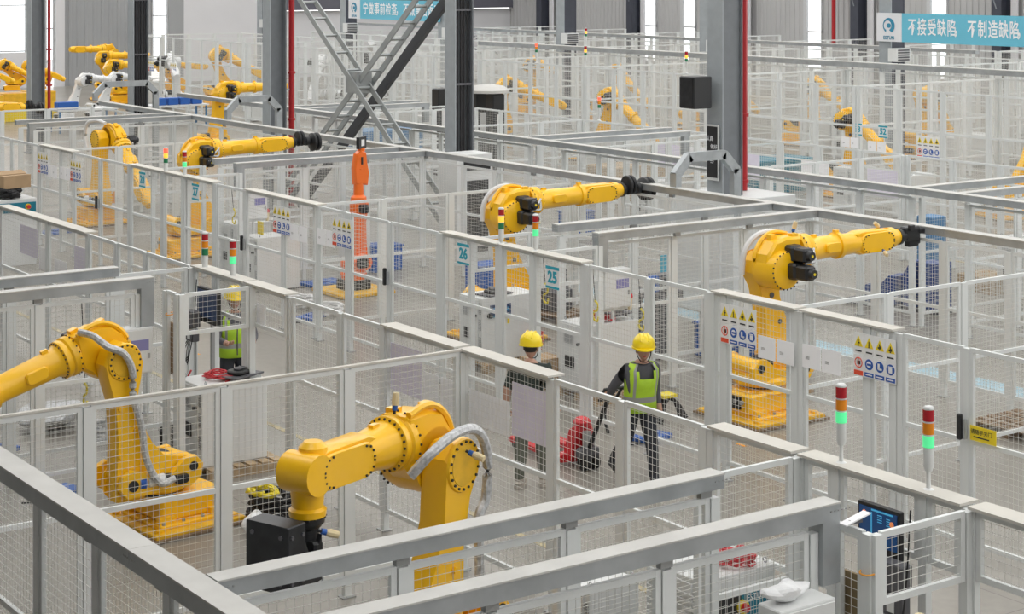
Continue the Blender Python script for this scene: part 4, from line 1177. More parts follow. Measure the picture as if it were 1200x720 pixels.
MB().box((0, 0, 1.1), (.7, .9, 2.2), bev=.01).build('body', 'cab', t, smooth=0); MB().box((.36, .02, .9), (.02, .62, 1.5)).build('mesh_front', 'black', t, smooth=0); MB().box((.36, .05, 1.98), (.02, .66, .22)).build('display', 'black', t, smooth=0)
for (x, y, l) in ((-44.9, 30.3, 'narrow tall black machine right beside the second grey column'), (-44.0, 30.3, 'narrow tall black machine right of its twin, under a pale hood'), (-47.0, 30.3, 'narrow tall black machine left of the second grey column')):
    t = thing('black_machine', l, 'machine', (x, y, 0))
    MB().box((0, 0, 1.2), (.4, .42, 2.4), bev=.03).build('body', 'black', t, smooth=0); MB().box((.21, .02, 1.5), (.03, .2, .6)).build('window', 'signw', t, smooth=0)
t = thing('machine_hood', 'pale domed machine hood behind the second column', 'machine', (-44.35, 30.3, 2.42), .3)
MB().rev([(0, .62), (.08, .62), (.2, .45), (.25, .15)], n=18).build('hood', 'galvdust', t)

# blue machine in the gap behind right robot
t = thing('blue_machine', 'blue steel machine frame lying behind the right yellow robot', 'machine', (-22.4, 24.2, 0), .27).scale = (.58, .7, .68)
t = [o for o in col.objects if o.name.startswith('blue_machine')][0]
MB().prism([(-1.3, 0), (-1.3, .25), (-.95, .55), (-.85, .55), (-.85, 0)], -.25, .25, axis='y').build('front_wedge', 'bluem', t, smooth=0)
MB().prism([(-.6, 0), (-.6, .45), (-.15, .85), (.1, .85), (.1, 0)], -.3, .3, axis='y').build('middle_wedge', 'bluem', t, smooth=0)
MB().prism([(.35, 0), (.35, .95), (.6, 1.3), (.75, 1.3), (.75, 0)], -.3, .3, axis='y').build('upright', 'bluem', t, smooth=0)
MB().box((1.25, 0, .65), (.7, .6, 1.3)).build('block', 'bluem', t, smooth=0)
MB().box((0, 0, .06), (3.4, .8, .10)).build('skid', 'dgrey', t, smooth=0)
tag(MB().box((-23.5, 26.3, .68), (.4, .4, 1.36), bev=.02).build('blue_pillar', 'lblue', smooth=0), 'tall light blue pillar behind the blue machine', 'machine')
tag(MB().box((-22.6, 26.9, .15), (.9, .8, .30)).build('tabletop_board', 'wood', smooth=0), 'tan board lying beside the light blue pillar', 'board')

# left edge: parts cabinet with box in the aisle
t = thing('parts_cabinet', 'white and teal equipment cabinet at the left edge', 'cabinet', (-36.3, 12.6, 0))
MB().box((0, 0, .68), (.75, 1.35, 1.36), bev=.01).build('body', 'cab', t, smooth=0); MB().box((.385, 0, 1.19), (.02, 1.3, .2)).build('teal_band', 'teal', t, smooth=0)
b = MB().mat('signy').rev([(0, .06), (.03, .06)], (.39, .48, 1.2), 'x', 12); b.mat('red').rev([(.03, .04), (.08, .04)], (.39, .48, 1.2), 'x', 12); b.build('main_switch', None, t)
txt('ESTUN', .12, t, (.40, -.35, 1.2), (PI / 2, 0, PI / 2), 'screenglow')
coil('heap of black cable on the equipment cabinet at the left edge', (-36.2, 12.75, 1.36), 'rubber', .3, 6, .03, h=.16, seed=4)
t = thing('cardboard_box', 'cardboard box resting on the cable heap at the left edge', 'box', (-36.2, 12.85, 1.58), .2)
MB().box((0, 0, .13), (.42, .62, .26)).build('carton', 'card', t, smooth=0); MB().box((-.14, 0, .27), (.2, .62, .012), Matrix.Rotation(.3, 4, 'Y')).build('flap', 'card', t, smooth=0)

# clutter on cabinets
coil('red cable coil on the large cabinet left of centre', (-19.85, 9.6, 1.085), 'redcable', .20, 6, .010, h=.04, seed=2)
coil('red cable coil on the cabinet right of centre', (-20.2, 15.75, 1.07), 'redcable', .22, 8, .014, h=.06, seed=3)
coil('red cable coil on the teal panel cabinet', (-10.62, 9.6, 1.32), 'redcable', .15, 7, .012, h=.08, seed=5)
coil('red cable coil hanging at the side of the navy nameplate cabinet', (-22.33, 16.1, .25), 'redcable', .16, 5, .010, h=.25, seed=6)


def pendant(label, loc, rz=0):
    t = thing('teach_pendant', label, 'teach pendant', loc, rz)
    MB().box((0, 0, .012), (.34, .50, .02)).build('mat', 'dgrey', t, smooth=0)
    MB().prism(rrect(.22, .30, .07), .024, .075, chamf=.015).build('body', 'black', t)
    MB().prism(rrect(.10, .16, .03), .075, .10, chamf=.008).build('grip', 'dgrey', t)


pendant('black teach pendant on the large cabinet left of centre', (-19.72, 9.82, 1.12), .4)
pendant('black teach pendant on the navy nameplate cabinet', (-22.62, 15.55, 1.09), .2)
t = thing('parts_tray', 'grey tray of small tools on the cabinet right of centre', 'tray', (-20.15, 15.95, 1.13), .2)
MB().box((0, 0, .02), (.34, .36, .03)).build('tray', 'dgrey', t, smooth=0); MB().box((.02, .04, .07), (.12, .16, .07), bev=.02).build('tool', 'cab', t)
t = thing('cable_drum', 'black bucket shaped drum with red cable, left of the large cabinet', 'bucket', (-20.45, 9.30, 0))
MB().rev([(0, .17), (.38, .19), (.40, .2), (.36, .17)], n=22).build('drum', 'rubber', t)
MB().tube(smoothpath([(0, 0, .35), (.03, .05, .6), (-.02, .1, .85), (.05, .2, 1.1)], 5), .012, 5).build('cable', 'redcable', t)
coil('black and yellow cable heap on the floor before the large cabinet', (-17.55, 9.15, 0), 'rubber', .30, 9, .022, h=.30, seed=8)
coil('yellow cable loop on top of the black cable heap', (-17.5, 9.0, .32), 'yellowcable', .19, 6, .014, h=.05, seed=9)
def lump(name, label, cat, loc, sc, m, seed=0):
    bm = bmesh.new(); bmesh.ops.create_icosphere(bm, subdivisions=3, radius=1); rnd = random.Random(seed)
    offs = [(Vector((rnd.uniform(-1, 1), rnd.uniform(-1, 1), rnd.uniform(-1, 1))).normalized(), rnd.uniform(2, 5), rnd.uniform(.04, .12)) for _ in range(9)]
    for v in bm.verts:
        k = 1 + sum(a * math.sin(v.co.dot(d) * f + seed) for d, f, a in offs); v.co = Vector((v.co.x * sc[0], v.co.y * sc[1], (v.co.z + 1) * .5 * 2 * sc[2])) * k
        v.co.z = max(0, v.co.z)
    me = bpy.data.meshes.new(name); bm.to_mesh(me); bm.free(); me.materials.append(M[m])
    o = link(name, me, None, loc); return tag(o, label, cat)


lump('white_bag', 'white bag lying by the black cable heap', 'bag', (-17.25, 8.78, 0), (.12, .14, .13), 'plastic', 3)
lump('plastic_bag', 'crumpled white plastic bag on the junction box at the bottom right', 'bag', (-8.66, 8.30, 1.86), (.09, .16, .06), 'plastic', 5)
lump('foam_sheet', 'crumpled silver foil bundle on the floor behind the left robot', 'bundle', (-22.9, 8.6, 0), (.35, .45, .14), 'hose', 6)
lump('white_bag', 'small white bag left of the foil bundle', 'bag', (-23.6, 8.05, 0), (.16, .22, .10), 'plastic', 7)
coil('white cable bundle on the floor near the orange robot', (-28.5, 15.4, 0), 'whitehose', .35, 8, .028, h=.15, seed=10)
coil('second white cable bundle beside the first near the orange robot', (-27.6, 15.5, 0), 'whitehose', .25, 6, .028, h=.14, seed=11)
coil('silver cable bundle behind the left robot', (-22.0, 9.0, 0), 'hose', .28, 7, .022, h=.15, seed=12)


def blue_tray(label, loc, rz, sx=.34, sy=.5):
    t = thing('blue_tray', label, 'tray', loc, rz)
    MB().box((0, 0, .03), (sx, sy, .06), bev=.01).build('tray', 'blue', t, smooth=0); MB().box((0, 0, .075), (sx * .5, sy * .3, .03), bev=.01).build('clip', 'blue', t, smooth=0)
    MB().tube(smoothpath([(0, -sy / 2, .05), (.1, -sy / 2 - .1, .02), (.0, -sy / 2 - .25, .02)], 4), .01, 5).build('lead', 'rubber', t)


blue_tray('blue tray on the floor left of the front left robot', (-19.9, 7.6, 0), .3)
blue_tray('blue plastic tray further behind the left robot, at the fence', (-22.2, 7.15, 0), .8)
blue_tray('small blue tray next to the fence behind the left robot', (-22.1, 7.75, 0), .2, .25, .3)
blue_tray('blue tray under the white cables near the orange robot', (-27.5, 15.05, 0), .5)
blue_tray('blue tray beside the white cabinet before the orange robot', (-30.4, 16.9, 0), .1, .5, .8)
blue_tray('blue tray at the foot of the black cable arc, right of centre', (-17.9, 14.75, 0), .2)
blue_tray('blue tray inside the cell left of sign 28', (-39.9, 15.2, 0), .2, .5, .8)
# cable arc near the right robot
t = thing('cable_heap', 'black ribbed cable looping in an arc beside the right yellow robot', 'cable', (-18.6, 15.0, 0))
MB().tube(smoothpath([(.2, -.55, .02), (0, -.45, .22), (-.15, -.2, .42), (-.2, .1, .44), (-.1, .35, .34), (.05, .5, .18)], 6), .022, 8).build('cable', 'rubber', t)
for k in range(5): MB().tube(smoothpath([(.2 + .03 * k, .25, .05), (0, .35 + .06 * k, .30 - .02 * k), (.1, .65, .26), (.25, .75 - .03 * k, .04)], 4), .024, 6).build('cable', 'rubber', t)
MB().box((.05, .55, .33), (.2, .24, .04)).build('yellow_tag', 'yellowcable', t, smooth=0)
for (x, y, z, l) in ((-20.06, 8.0, 1.20, 'yellow hook hanging on the fence behind the left robot'), (-17.56, 14.33, 1.77, 'yellow hook hanging above the helmet of the vest worker'), (-29.0, 14.33, 1.8, 'yellow hook hanging left of the yellow card'), (-19.6, 14.33, 1.8, 'yellow hook hanging left of sign 25'), (-18.5, 14.33, 1.73, 'yellow hook hanging right of sign 25')):
    t = thing('hook_clip', l, 'hook', (x, y, z))
    MB().tube(smoothpath([(-.02, 0, .0), (.04, 0, -.05), (.02, 0, -.12), (-.05, 0, -.16), (-.05, 0, -.24), (.03, 0, -.26), (.05, 0, -.2)], 4), .014, 6).build('hook', 'yellowcable', t)
    MB().tube([(-.02, 0, 0), (-.02, -.04, 2.18 - z)], .006, 4).build('cord', 'rubber', t)
pallet('worn wooden pallet at the right edge behind the yellow notice', (-15.3, 19.0, 0), .0, 1.2, 1.0, 'woodd')
pallet('small pallet on the floor in the cell left of sign 26', (-25.2, 18.6, 0), .2, 1.1, .9, 'woodd')
t = thing('machine_part', 'dark machine part standing on the pallet left of sign 26', 'part', (-25.2, 18.6, .13), .2)
MB().box((0, 0, .2), (.5, .5, .4), bev=.05).build('casting', 'dgrey', t); MB().rev([(0, .1), (.3, .08)], (.1, .1, .4), n=12).build('shaft', 'dgrey', t)
pallet('pallet of fittings behind the trunking pair, right of sign 25', (-19.0, 17.9, 0), .1, 1.0, .7)
tag(MB().box((-21.05, 15.3, .22), (.4, .5, .44)).build('cardboard_box', 'card', smooth=0), 'open cardboard box on the floor beside the green shirt worker', 'box')
tag(MB().box((-22.9, 18.3, .45), (.5, .45, .9), bev=.02).build('motor_crate', 'black', smooth=0), 'black crate behind the sign number 26 fence', 'crate')
t = thing('tool_post', 'dark machine post with cyan card right of centre', 'machine', (-21.6, 18.0, 0))
MB().box((0, 0, .65), (.3, .4, 1.3), bev=.03).build('post', 'dgrey', t, smooth=0); MB().box((.0, 0, 1.0), (.5, .5, .12)).build('head', 'dgrey', t, smooth=0); MB().box((.2, 0, 1.5), (.02, .32, .26)).build('cyan_card', 'banner', t, smooth=0); MB().box((.18, -.3, 1.2), (.12, .18, .25), bev=.02).build('blue_unit', 'blue', t, smooth=0)
for (x, y, l) in ((-20.2, 19.0, 'blue bin low behind the trunking pair, right of sign 25'), (-21.2, 18.9, 'blue bin beside another one, right of sign 25'), (-31.2, 18.7, 'blue bin left of the orange robot'), (-28.0, 19.1, 'blue bin right of the orange robot'), (-33.0, 25.0, 'blue bin in the third row left of centre')):
    t = thing('blue_bin', l, 'bin', (x, y, .0)); MB().box((0, 0, .25), (.5, .7, .5), bev=.02).build('bin', 'blue', t, smooth=0); MB().box((0, 0, .51), (.54, .74, .03)).build('rim', 'blue', t, smooth=0)
# upper left: conveyor tables with blue bins
for k, (x, y, l) in enumerate(((-64.9, 25.8, 'pale work table with a blue tub under the yellow robot cluster'), (-64.8, 29.5, 'pale work table with a row of blue boxes by the narrow grey column'))):
    t = thing('work_table', l, 'table', (x, y, 0))
    MB().box((0, 0, .85), (1.0, 2.4, .06)).build('tabletop', 'cab', t, smooth=0)
    for sx in (-.45, .45):
        for sy in (-1.1, 1.1): MB().box((sx, sy, .42), (.06, .06, .84)).build('leg', 'lblue', t, smooth=0)
    MB().box((0, 0, .4), (1.0, 2.3, .04)).build('shelf', 'cab', t, smooth=0)
    for q in range(4 if k else 1):
        o = tag(MB().box((x + .2, y - .75 + .5 * q, 1.02), (.4, .42 if k else .8, .28), bev=.02).build('storage_box', 'blue', smooth=0), 'blue storage box in the row on the pale work table' if k else 'single blue tub on the pale work table', 'box', 'blue boxes on the work table' if k else None)
for k, (x, y, z) in enumerate(((-50.5, 30.4, 0), (-37.4, 30.2, 0), (-36.4, 34.3, 0), (-38.0, 44.2, 0))):
    tag(MB().box((x, y, z + .45), (1.2, 2.2, .9), bev=.03).build('work_bench', ('lblue', 'wood', 'teal', 'cab')[k], smooth=0), ('light blue bench in the rear aisle', 'wood topped bench in the rear aisle', 'teal bench inside the far row at right', 'pale bench in the fifth row')[k], 'bench')
for k, (x, y) in enumerate(((-27.4, 44.2), (-26.2, 44.6))):
    robot(('left' if k == 0 else 'right') + ' one of two small orange robots seen faintly through the far fences', (x - 3.5 + k * 2.2, y - 4.6, .2), 1.8 + k, .9, .6, 'none', detail=False, colour='orange', plate=False, scale=.6)
# bottom centre: dark units near the base of front robot
t = thing('motor_unit', 'black motor unit with cream capped connector beside the front robot foot', 'motor', (-11.9, 7.35, .5))
MB().box((0, 0, 0), (.24, .34, .22), bev=.03).build('body', 'black', t); link('connector_cap', cached('cap', m_cap), t, (.05, .1, .12), (0, 1.5, 1.2)); MB().box((0, 0, -.3), (.2, .2, .4)).build('stand', 'yellowd', t, smooth=0)
t = thing('blue_beam', 'blue steel beam behind the bottom trunking at lower left', 'beam', (-10.6, 5.6, .9)); MB().box((0, 0, 0), (.25, 1.2, .3)).build('beam', 'blue', t, smooth=0); MB().box((0, 0, -.55), (.2, .2, .7)).build('leg', 'blue', t, smooth=0)
tag(MB().rev([(0, .04), (.12, .05), (.2, .035)], (-8.05, 8.9, 1.62), n=12).build('cream_cap', 'cream'), 'cream connector cap rising at the bottom right edge', 'cap')
coil('dark cables hanging at the right edge of the picture', (-11.4, 14.9, .9), 'rubber', .15, 4, .02, h=.2, seed=20)
b = MB().mat('dgrey').box((0, 0, .01), (.02, .12, .03)).mat('paper').box((0, 0, .03), (.07, .24, .01), Matrix.Rotation(.2, 4, 'X')); o = b.build('clipboard', None, smooth=0); o.location = (-8.75, 9.03, 2.22); tag(o, 'folded white leaflet lying on the kiosk top at lower right', 'leaflet')
for k, (x, y, z, l) in enumerate(((-8.60, 9.0, 1.93, 'orange strap round the kiosk corner post at lower right'), (-19.90, 9.0, 1.93, 'orange strap round the kiosk corner post at left'))):
    o = tag(MB().tube([(.06 * math.cos(a), .06 * math.sin(a), .01 * math.sin(a)) for a in [q * PI / 6 for q in range(13)]], .007, 5).build('strap', 'omark'), l, 'strap'); o.location = (x, y, z)

# floor markings
def strip(label, x0, x1, y0, y1, m, z=.004):
    tag(MB().box(((x0 + x1) / 2, (y0 + y1) / 2, z / 2 + .001), (x1 - x0, y1 - y0, z)).build('floor_marking', m, smooth=0), label, 'floor marking')


strip('faded yellow line along the aisle floor', -34, -12.2, 11.05, 11.13, 'yline')
strip('pale blue walkway strip on the floor behind the right cells', -28, -9, 20.4, 20.95, 'bline')
strip('thin yellow edge of the pale blue walkway strip', -28, -9, 20.28, 20.36, 'yline')
strip('yellow line on the floor of the rear aisle', -60, -20, 29.0, 29.1, 'yline')
for k, (x, y) in enumerate(((-12.9, 15.6), (-13.4, 17.6), (-17.0, 15.5), (-26.0, 12.2), (-10.4, 6.6), (-11.9, 11.2), (-24.2, 17.4), (-13.9, 11.6), (-12.3, 18.5), (-8.4, 12.0), (-20.8, 8.6))):
    o = tag(MB().box((0, 0, .003), (.16, .05, .004)).build('floor_tape', 'omark', smooth=0), 'small orange tape mark on the concrete floor', 'tape mark', 'orange tape marks on the floor'); o.location = (x, y, 0)


# pallet jack
def jack():
    t = thing('pallet_jack', 'red pallet jack pulled by the worker in the hi-vis vest', 'pallet jack', (-17.45, 13.25, 0), PI - .06)
    # local: forks towards +x... handle towards -x
    for s in (-.2, .2):
        MB().box((.62, s, .10), (1.15, .16, .06), bev=.015).build('fork', 'red', t); MB().rev([(-.06, .045), (.06, .045)], (1.08, s, .045), 'y', 12).build('fork_roller', 'rubber', t)
    b = MB().prism([(.0, .05), (.12, .05), (.14, .16), (.02, .46), (-.10, .52), (-.13, .44), (-.05, .12)], -.13, .13, axis='y', chamf=.02); b.box((.10, 0, .10), (.14, .5, .10), bev=.02); b.build('body', 'red', t)
    MB().box((-.02, -.135, .30), (.05, .01, .22), Matrix.Rotation(-.35, 4, 'Y')).build('maker_plate', 'paper', t, smooth=0)
    MB().rev([(.50, .10), (.55, .11), (.59, .08), (.61, .03)], (-.07, 0, 0), n=16).build('pump_cap', 'red', t)
    MB().rev([(.1, .05), (.45, .05)], (-.17, 0, 0), n=12).build('pump', 'foot', t)
    for s in (-.07, .07): MB().rev([(-.035, .1), (.035, .1)], (-.22, s, .10), 'y', 16).build('wheel', 'rubber', t)
    MB().box((-.2, 0, .2), (.14, .28, .12), bev=.02).build('yoke', 'dgrey', t)
    b = MB().tube([(-.22, 0, .25), (-.50, 0, .72), (-.62, 0, .92)], .028, 8); b.tube([(-.62, -.12, .93), (-.74, -.13, 1.08), (-.74, .13, 1.08), (-.62, .12, .93), (-.62, -.12, .93)], .02, 8); b.build('handle', 'black', t)
    return t


jack()


# ================================================================== PEOPLE
def skinned(verts, edges, radii, level=2, root=0):
    me = bpy.data.meshes.new('figure'); me.from_pydata([Vector(v) for v in verts], edges, []); o = bpy.data.objects.new('figure', me); col.objects.link(o)
    md = o.modifiers.new('s', 'SKIN'); md.use_smooth_shade = True
    for i, r in enumerate(radii):
        sv = me.skin_vertices[0].data[i]; sv.radius = r if isinstance(r, tuple) else (r, r); sv.use_root = (i == root)
    sb = o.modifiers.new('d', 'SUBSURF'); sb.levels = level; sb.render_levels = level
    bpy.context.view_layer.update()
    m = bpy.data.meshes.new_from_object(o.evaluated_get(bpy.context.evaluated_depsgraph_get()))
    bpy.data.objects.remove(o); return m


def finger_chains(wrist, hand_dir, side, curl_dir, sc=1.0):
    """verts/edges/radii of five separate fingers rooted in the palm"""
    w_ = Vector(wrist); d = Vector(hand_dir).normalized(); s = Vector(side).normalized(); c = Vector(curl_dir).normalized()
    V = []; E = []; Rr = []
    for k, (off, ln) in enumerate(((-.030, .062), (-.010, .074), (.012, .070), (.032, .055))):
        b0 = w_ + d * .065 + s * off; p = [b0, b0 + d * .035, b0 + d * (.035 + ln * .4) + c * .014, b0 + d * (.035 + ln * .65) + c * .040, b0 + d * (.030 + ln * .6) + c * .062]
        n = len(V); V += p; E += [(n + i, n + i + 1) for i in range(4)]; Rr += [.010, .0095, .0088, .008, .007]
    b0 = w_ + d * .028 - s * .024; p = [b0, b0 - s * .022 + d * .02, b0 - s * .030 + d * .045 + c * .014, b0 - s * .026 + d * .062 + c * .034]
    n = len(V); V += p; E += [(n + i, n + i + 1) for i in range(3)]; Rr += [.013, .011, .010, .008]
    return V, E, Rr


def person(label, loc, yaw, J, cols, vest=False, hat=True, face=True, shoe='sneaker', sleeve=.5, headturn=0.0):
    """J: joint dictionary in local metres, x forward, y left, z up. cols: shirt, trousers materials"""
    t = thing('person', label, 'person', loc, yaw)
    names = ['pelvis', 'waist', 'chest', 'neckb', 'neck', 'shl', 'ell', 'wrl', 'hdl', 'shr', 'elr', 'wrr', 'hdr', 'hpl', 'knl', 'anl', 'hel', 'tol', 'hpr', 'knr', 'anr', 'her', 'tor']
    R = dict(pelvis=(.175, .135), waist=(.165, .125), chest=(.195, .14), neckb=(.10, .09), neck=(.062, .062), shl=.082, ell=.058, wrl=.040, hdl=(.042, .026), shr=.082, elr=.058, wrr=.040, hdr=(.042, .026),
             hpl=.118, knl=.082, anl=.060, hel=.04, tol=.044, hpr=.118, knr=.082, anr=.060, her=.04, tor=.044)
    E = [('pelvis', 'waist'), ('waist', 'chest'), ('chest', 'neckb'), ('neckb', 'neck'), ('chest', 'shl'), ('shl', 'ell'), ('ell', 'wrl'), ('wrl', 'hdl'), ('chest', 'shr'), ('shr', 'elr'), ('elr', 'wrr'), ('wrr', 'hdr'),
         ('pelvis', 'hpl'), ('hpl', 'knl'), ('knl', 'anl'), ('anl', 'tol'), ('pelvis', 'hpr'), ('hpr', 'knr'), ('knr', 'anr'), ('anr', 'tor')]
    names = [n for n in names if n in J and n not in ('hel', 'her')]
    idx = {n: i for i, n in enumerate(names)}
    me = skinned([J[n] for n in names], [(idx[a], idx[c]) for a, c in E], [R[n] for n in names])
    bm = bmesh.new(); bm.from_mesh(me)
    # head: sculpted ellipsoid with face, joined into the body mesh
    hd = bmesh.new(); bmesh.ops.create_uvsphere(hd, u_segments=28, v_segments=20, radius=1)
    for v in hd.verts:
        x, y, z = v.co
        fz = z
        px = x * .098 * (1 - .10 * max(0, -fz)); py = y * .076 * (1 - .28 * max(0, -fz) ** 1.5); pz = z * .122
        if x > 0:
            nose = math.exp(-((y / .16) ** 2)) * math.exp(-(((z + .12) / .16) ** 2)); px += .026 * nose
            px -= .010 * math.exp(-(((abs(y) - .36) / .15) ** 2)) * math.exp(-(((z - .08) / .10) ** 2))      # eye sockets
            px += .008 * math.exp(-((y / .28) ** 2)) * math.exp(-(((z + .48) / .07) ** 2))                      # lips
            px += .010 * math.exp(-((y / .3) ** 2)) * math.exp(-(((z + .8) / .12) ** 2))                        # chin
        v.co = (px, py, pz)
    hm = bpy.data.meshes.new('h'); hd.to_mesh(hm); hd.free()
    hc = Vector(J['head']); Rz = Matrix.Rotation(headturn, 4, 'Z'); hm.transform(Matrix.Translation(hc) @ Rz)
    bm.from_mesh(hm)
    for side, w_, h_ in ((1, 'wrl', 'hdl'), (-1, 'wrr', 'hdr')):
        d = (Vector(J[h_]) - Vector(J[w_])); s = Vector((0, 0, 1)).cross(d); s = s if s.length > .02 else Vector((1, 0, 0))
        V, EE, RR = finger_chains(J[w_], d, s, d.cross(s))
        # separate skin per finger keeps them apart
        st = 0
        for ln in (5, 5, 5, 5, 4):
            fm = skinned(V[st:st + ln], [(i, i + 1) for i in range(ln - 1)], RR[st:st + ln], 1); bm.from_mesh(fm); st += ln
    full = bpy.data.meshes.new('body'); bm.to_mesh(full); bm.free()
    shirt, trous = cols
    for k in (shirt, trous, 'skin', shoe): full.materials.append(M[k])
    wz = J['pelvis'][2] + .04
    ns = Vector(J['neckb'])
    for p in full.polygons:
        c = p.center; best = 0
        dist = {}
        def seg(a, b_):
            A, B = Vector(J[a]), Vector(J[b_]); u = B - A; q = max(0, min(1, (c - A).dot(u) / u.length_squared)); return (c - (A + u * q)).length, q
        dl = min(seg('knl', 'anl')[0], seg('hpl', 'knl')[0], seg('knr', 'anr')[0], seg('hpr', 'knr')[0]) - .03
        da = min((seg('shl', 'ell')[0], 1, seg('shl', 'ell')[1]), (seg('shr', 'elr')[0], 1, seg('shr', 'elr')[1]), (seg('ell', 'wrl')[0], 2, seg('ell', 'wrl')[1]), (seg('elr', 'wrr')[0], 2, seg('elr', 'wrr')[1]), (seg('wrl', 'hdl')[0], 3, 1), (seg('wrr', 'hdr')[0], 3, 1))
        dt = min(seg('pelvis', 'chest')[0], seg('chest', 'neckb')[0]) - .06
        df = min(seg('anl', 'tol')[0], seg('anr', 'tor')[0])
        if c.z > ns.z + .02 and (c - ns).length < .45 and (c - hc).length < .25: k = 2
        elif df < .07 and c.z < .12: k = 3
        elif da[0] < .095 and da[0] < dt + .06 and da[0] < dl + .05:
            k = 2 if (da[1] == 3 or (da[1] == 1 and da[2] > sleeve * 2) or (da[1] == 2 and da[2] > (sleeve * 2 - 1 if sleeve >= .5 else -1))) else 0
        elif c.z < wz: k = 1
        else: k = 0
        p.material_index = k; p.use_smooth = True
    link('body', full, t)
    # clothing and headwear
    T = Matrix.Translation(hc) @ Rz
    if hat:
        b = MB().mat('helmet'); prof = [(.0, .130), (.02, .133), (.06, .130), (.10, .114), (.135, .080), (.150, .04), (.153, .005)]
        b.rev(prof, (0, 0, 0), n=24); b.prism([(.118 + .0, -.11), (.17, -.085), (.20, -.03), (.20, .03), (.17, .085), (.118, .11)], -.004, .008)
        b.rev([(-.012, .140), (.006, .140)], n=24)
        for y in (-.045, 0, .045): b.tube(smoothpath([(-.11, y, .09), (-.05, y, .145), (.04, y, .15), (.11, y, .09)], 3), .010, 5)
        Th = T @ Matrix.Translation((-.008, 0, .040)) @ Matrix.Rotation(.08, 4, 'Y')
        me2 = b.mesh('helmet'); me2.transform(Th); link('helmet', me2, t)
    b = MB().mat('hair'); b.rev([(-.035, .066), (-.01, .080), (.05, .084)], (-.026, 0, 0), n=18); me2 = b.mesh('hair'); me2.transform(T); link('hair', me2, t)
    b = MB().mat('skin')
    for s in (-1, 1): b.rev([(-.03, .008), (-.015, .016), (.02, .02), (.03, .01)], (-.005, s * .078, -.005), n=8)
    me2 = b.mesh('ears'); me2.transform(T); link('ears', me2, t)
    if face:
        b = MB().mat('ink')
        for s in (-1, 1): b.box((.087, s * .030, .012), (.01, .022, .006)); b.box((.092, s * .031, .030), (.01, .034, .006))
        b.mat('redcable').box((.094, 0, -.058), (.008, .036, .006))
        me2 = b.mesh('facial_features', None, 0); me2.transform(T); link('facial_features', me2, t)
        b = MB().mat('rubber').tube(smoothpath([(.0, .082, .03), (.02, .078, -.05), (.055, .04, -.118), (.06, 0, -.128), (.055, -.04, -.118), (.02, -.078, -.05), (.0, -.082, .03)], 4), .006, 5); me2 = b.mesh('chin_strap'); me2.transform(T); link('chin_strap', me2, t)
    if vest:
        vn = ['pelvis', 'waist', 'chest', 'neckb']
        pel = Vector(J['pelvis']); wst = Vector(J['waist']); ch = Vector(J['chest']); nb = Vector(J['neckb'])
        rows = [(pel + Vector((0, 0, -.06)), .205, .150), (pel * .5 + wst * .5, .195, .145), (wst, .185, .14), (wst * .5 + ch * .5, .190, .145), (ch, .195, .150), (ch * .4 + nb * .6, .195, .13), (nb + Vector((0, 0, .015)), .135, .095)]
        n = 32; vs = []
        for p, ry, rx in rows:
            for i in range(n): a = 2 * PI * i / n; vs.append((p.x + rx * math.cos(a) * (1.0 if abs(math.cos(a)) > 0 else 1), p.y + ry * math.copysign(abs(math.sin(a)) ** .8, math.sin(a)), p.z))
        fs = []; ms = []
        for r_ in range(len(rows) - 1):
            for i in range(n):
                j = (i + 1) % n; a = 2 * PI * (i + .5) / n; front = math.cos(a)
                # neck opening in front, arm holes at the sides
                if r_ >= 4 and front > .93 - .0 * r_: continue
                if r_ == 4 and abs(math.sin(a)) > .93: continue
                if r_ == 5 and front > .80: continue
                fs.append((r_ * n + i, r_ * n + j, r_ * n + n + j, r_ * n + n + i))
                ms.append(1 if r_ == 1 or (r_ >= 2 and .70 < abs(math.cos(a)) < .82) else 0)
        me2 = bpy.data.meshes.new('vest'); me2.from_pydata(vs, [], fs); me2.materials.append(M['vest']); me2.materials.append(M['reflect'])
        me2.polygons.foreach_set('material_index', ms); me2.polygons.foreach_set('use_smooth', [True] * len(fs))
        o = link('hivis_vest', me2, t); sd = o.modifiers.new('t', 'SOLIDIFY'); sd.thickness = .012; sd.offset = 1
        MB().box((pel.x + .16, pel.y, (pel.z + ch.z) / 2 - .02), (.02, .012, ch.z - pel.z)).build('zip', 'dgrey', t, smooth=0)
    for n1, n2 in (('anl', 'tol'), ('anr', 'tor')):
        A, B = Vector(J[n1]), Vector(J[n2]); d = (B - A); d.z = 0; d.normalize(); yw = math.atan2(d.y, d.x); zb = min(A.z, B.z) - .045
        b = MB().prism(rrect(.285, .105, .045, 4, .075, 0), 0, .035); b.prism(rrect(.26, .092, .04, 4, .07, 0), .03, .075, chamf=.02)
        pit = math.atan2(A.z - B.z - .04, .2)
        o = b.build('shoe', shoe, t, (A.x, A.y, A.z - .085), (0, max(0, pit) * .8, yw))
    return t


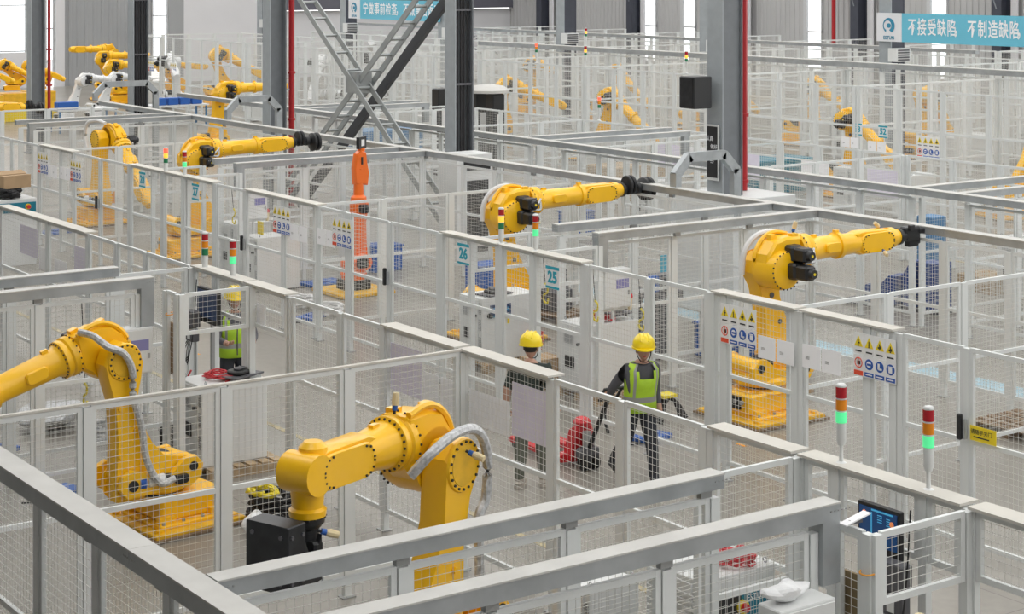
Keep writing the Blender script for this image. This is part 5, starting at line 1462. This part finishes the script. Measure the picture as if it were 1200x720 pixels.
def J_stand(h=1.0):
    return dict(pelvis=(0, 0, .95), waist=(.0, 0, 1.08), chest=(.0, 0, 1.30), neckb=(-.01, 0, 1.45), neck=(.0, 0, 1.52), head=(.02, 0, 1.635),
                shl=(-.01, .185, 1.40), ell=(.0, .26, 1.13), wrl=(.16, .24, .95), hdl=(.22, .235, .90), shr=(-.01, -.185, 1.40), elr=(.0, -.26, 1.13), wrr=(.12, -.25, .93), hdr=(.17, -.25, .87),
                hpl=(0, .095, .90), knl=(.03, .11, .50), anl=(-.01, .12, .09), tol=(.14, .13, .045), hpr=(0, -.095, .90), knr=(.03, -.11, .50), anr=(-.01, -.12, .09), tor=(.14, -.13, .045))


# worker seen from behind, walking to the back
j = J_stand(); j.update(anl=(-.05, .12, .09), tol=(.10, .13, .045), knl=(.02, .11, .5), anr=(.12, -.12, .09), tor=(.27, -.12, .045), knr=(.10, -.11, .5), ell=(-.03, .27, 1.13), wrl=(.02, .30, .90), hdl=(.06, .30, .83), head=(.03, 0, 1.625))
person('worker in yellow helmet and dark green polo shirt seen from behind', (-17.0, 12.2, 0), 2.2, j, ('polo', 'khaki'), face=True, sleeve=.45)
# worker with hi-vis vest pulling the pallet jack, facing the camera, mid-stride
j = J_stand(); j.update(pelvis=(0, 0, .93), waist=(.03, 0, 1.06), chest=(.07, 0, 1.28), neckb=(.08, 0, 1.43), neck=(.10, 0, 1.49), head=(.13, 0, 1.60),
                        shl=(.06, .185, 1.38), ell=(-.10, .27, 1.13), wrl=(-.02, .27, .90), hdl=(.03, .26, .83), shr=(.06, -.185, 1.38), elr=(-.12, -.28, 1.14), wrr=(-.26, -.26, 1.00), hdr=(-.33, -.24, .99),
                        hpl=(0, .095, .89), knl=(.12, .11, .50), anl=(.16, .12, .09), tol=(.31, .12, .045), hpr=(0, -.095, .89), knr=(-.10, -.12, .50), anr=(-.42, -.13, .22), tor=(-.31, -.13, .10))
person('worker in yellow helmet and hi-vis vest pulling the red pallet jack', (-16.38, 13.32, 0), -.22, j, ('greyshirt', 'trousers'), vest=True, shoe='black', sleeve=.95, headturn=-.35)
# worker behind the left kiosk
j = J_stand(); j.update(ell=(.08, .26, 1.15), wrl=(.28, .18, 1.12), hdl=(.35, .16, 1.12), elr=(.08, -.26, 1.15), wrr=(.28, -.18, 1.12), hdr=(.35, -.16, 1.12))
person('worker in hi-vis vest standing behind the kiosk at left', (-21.75, 10.75, 0), -.2, j, ('greyshirt', 'trousers'), vest=True, shoe='black', sleeve=.95)
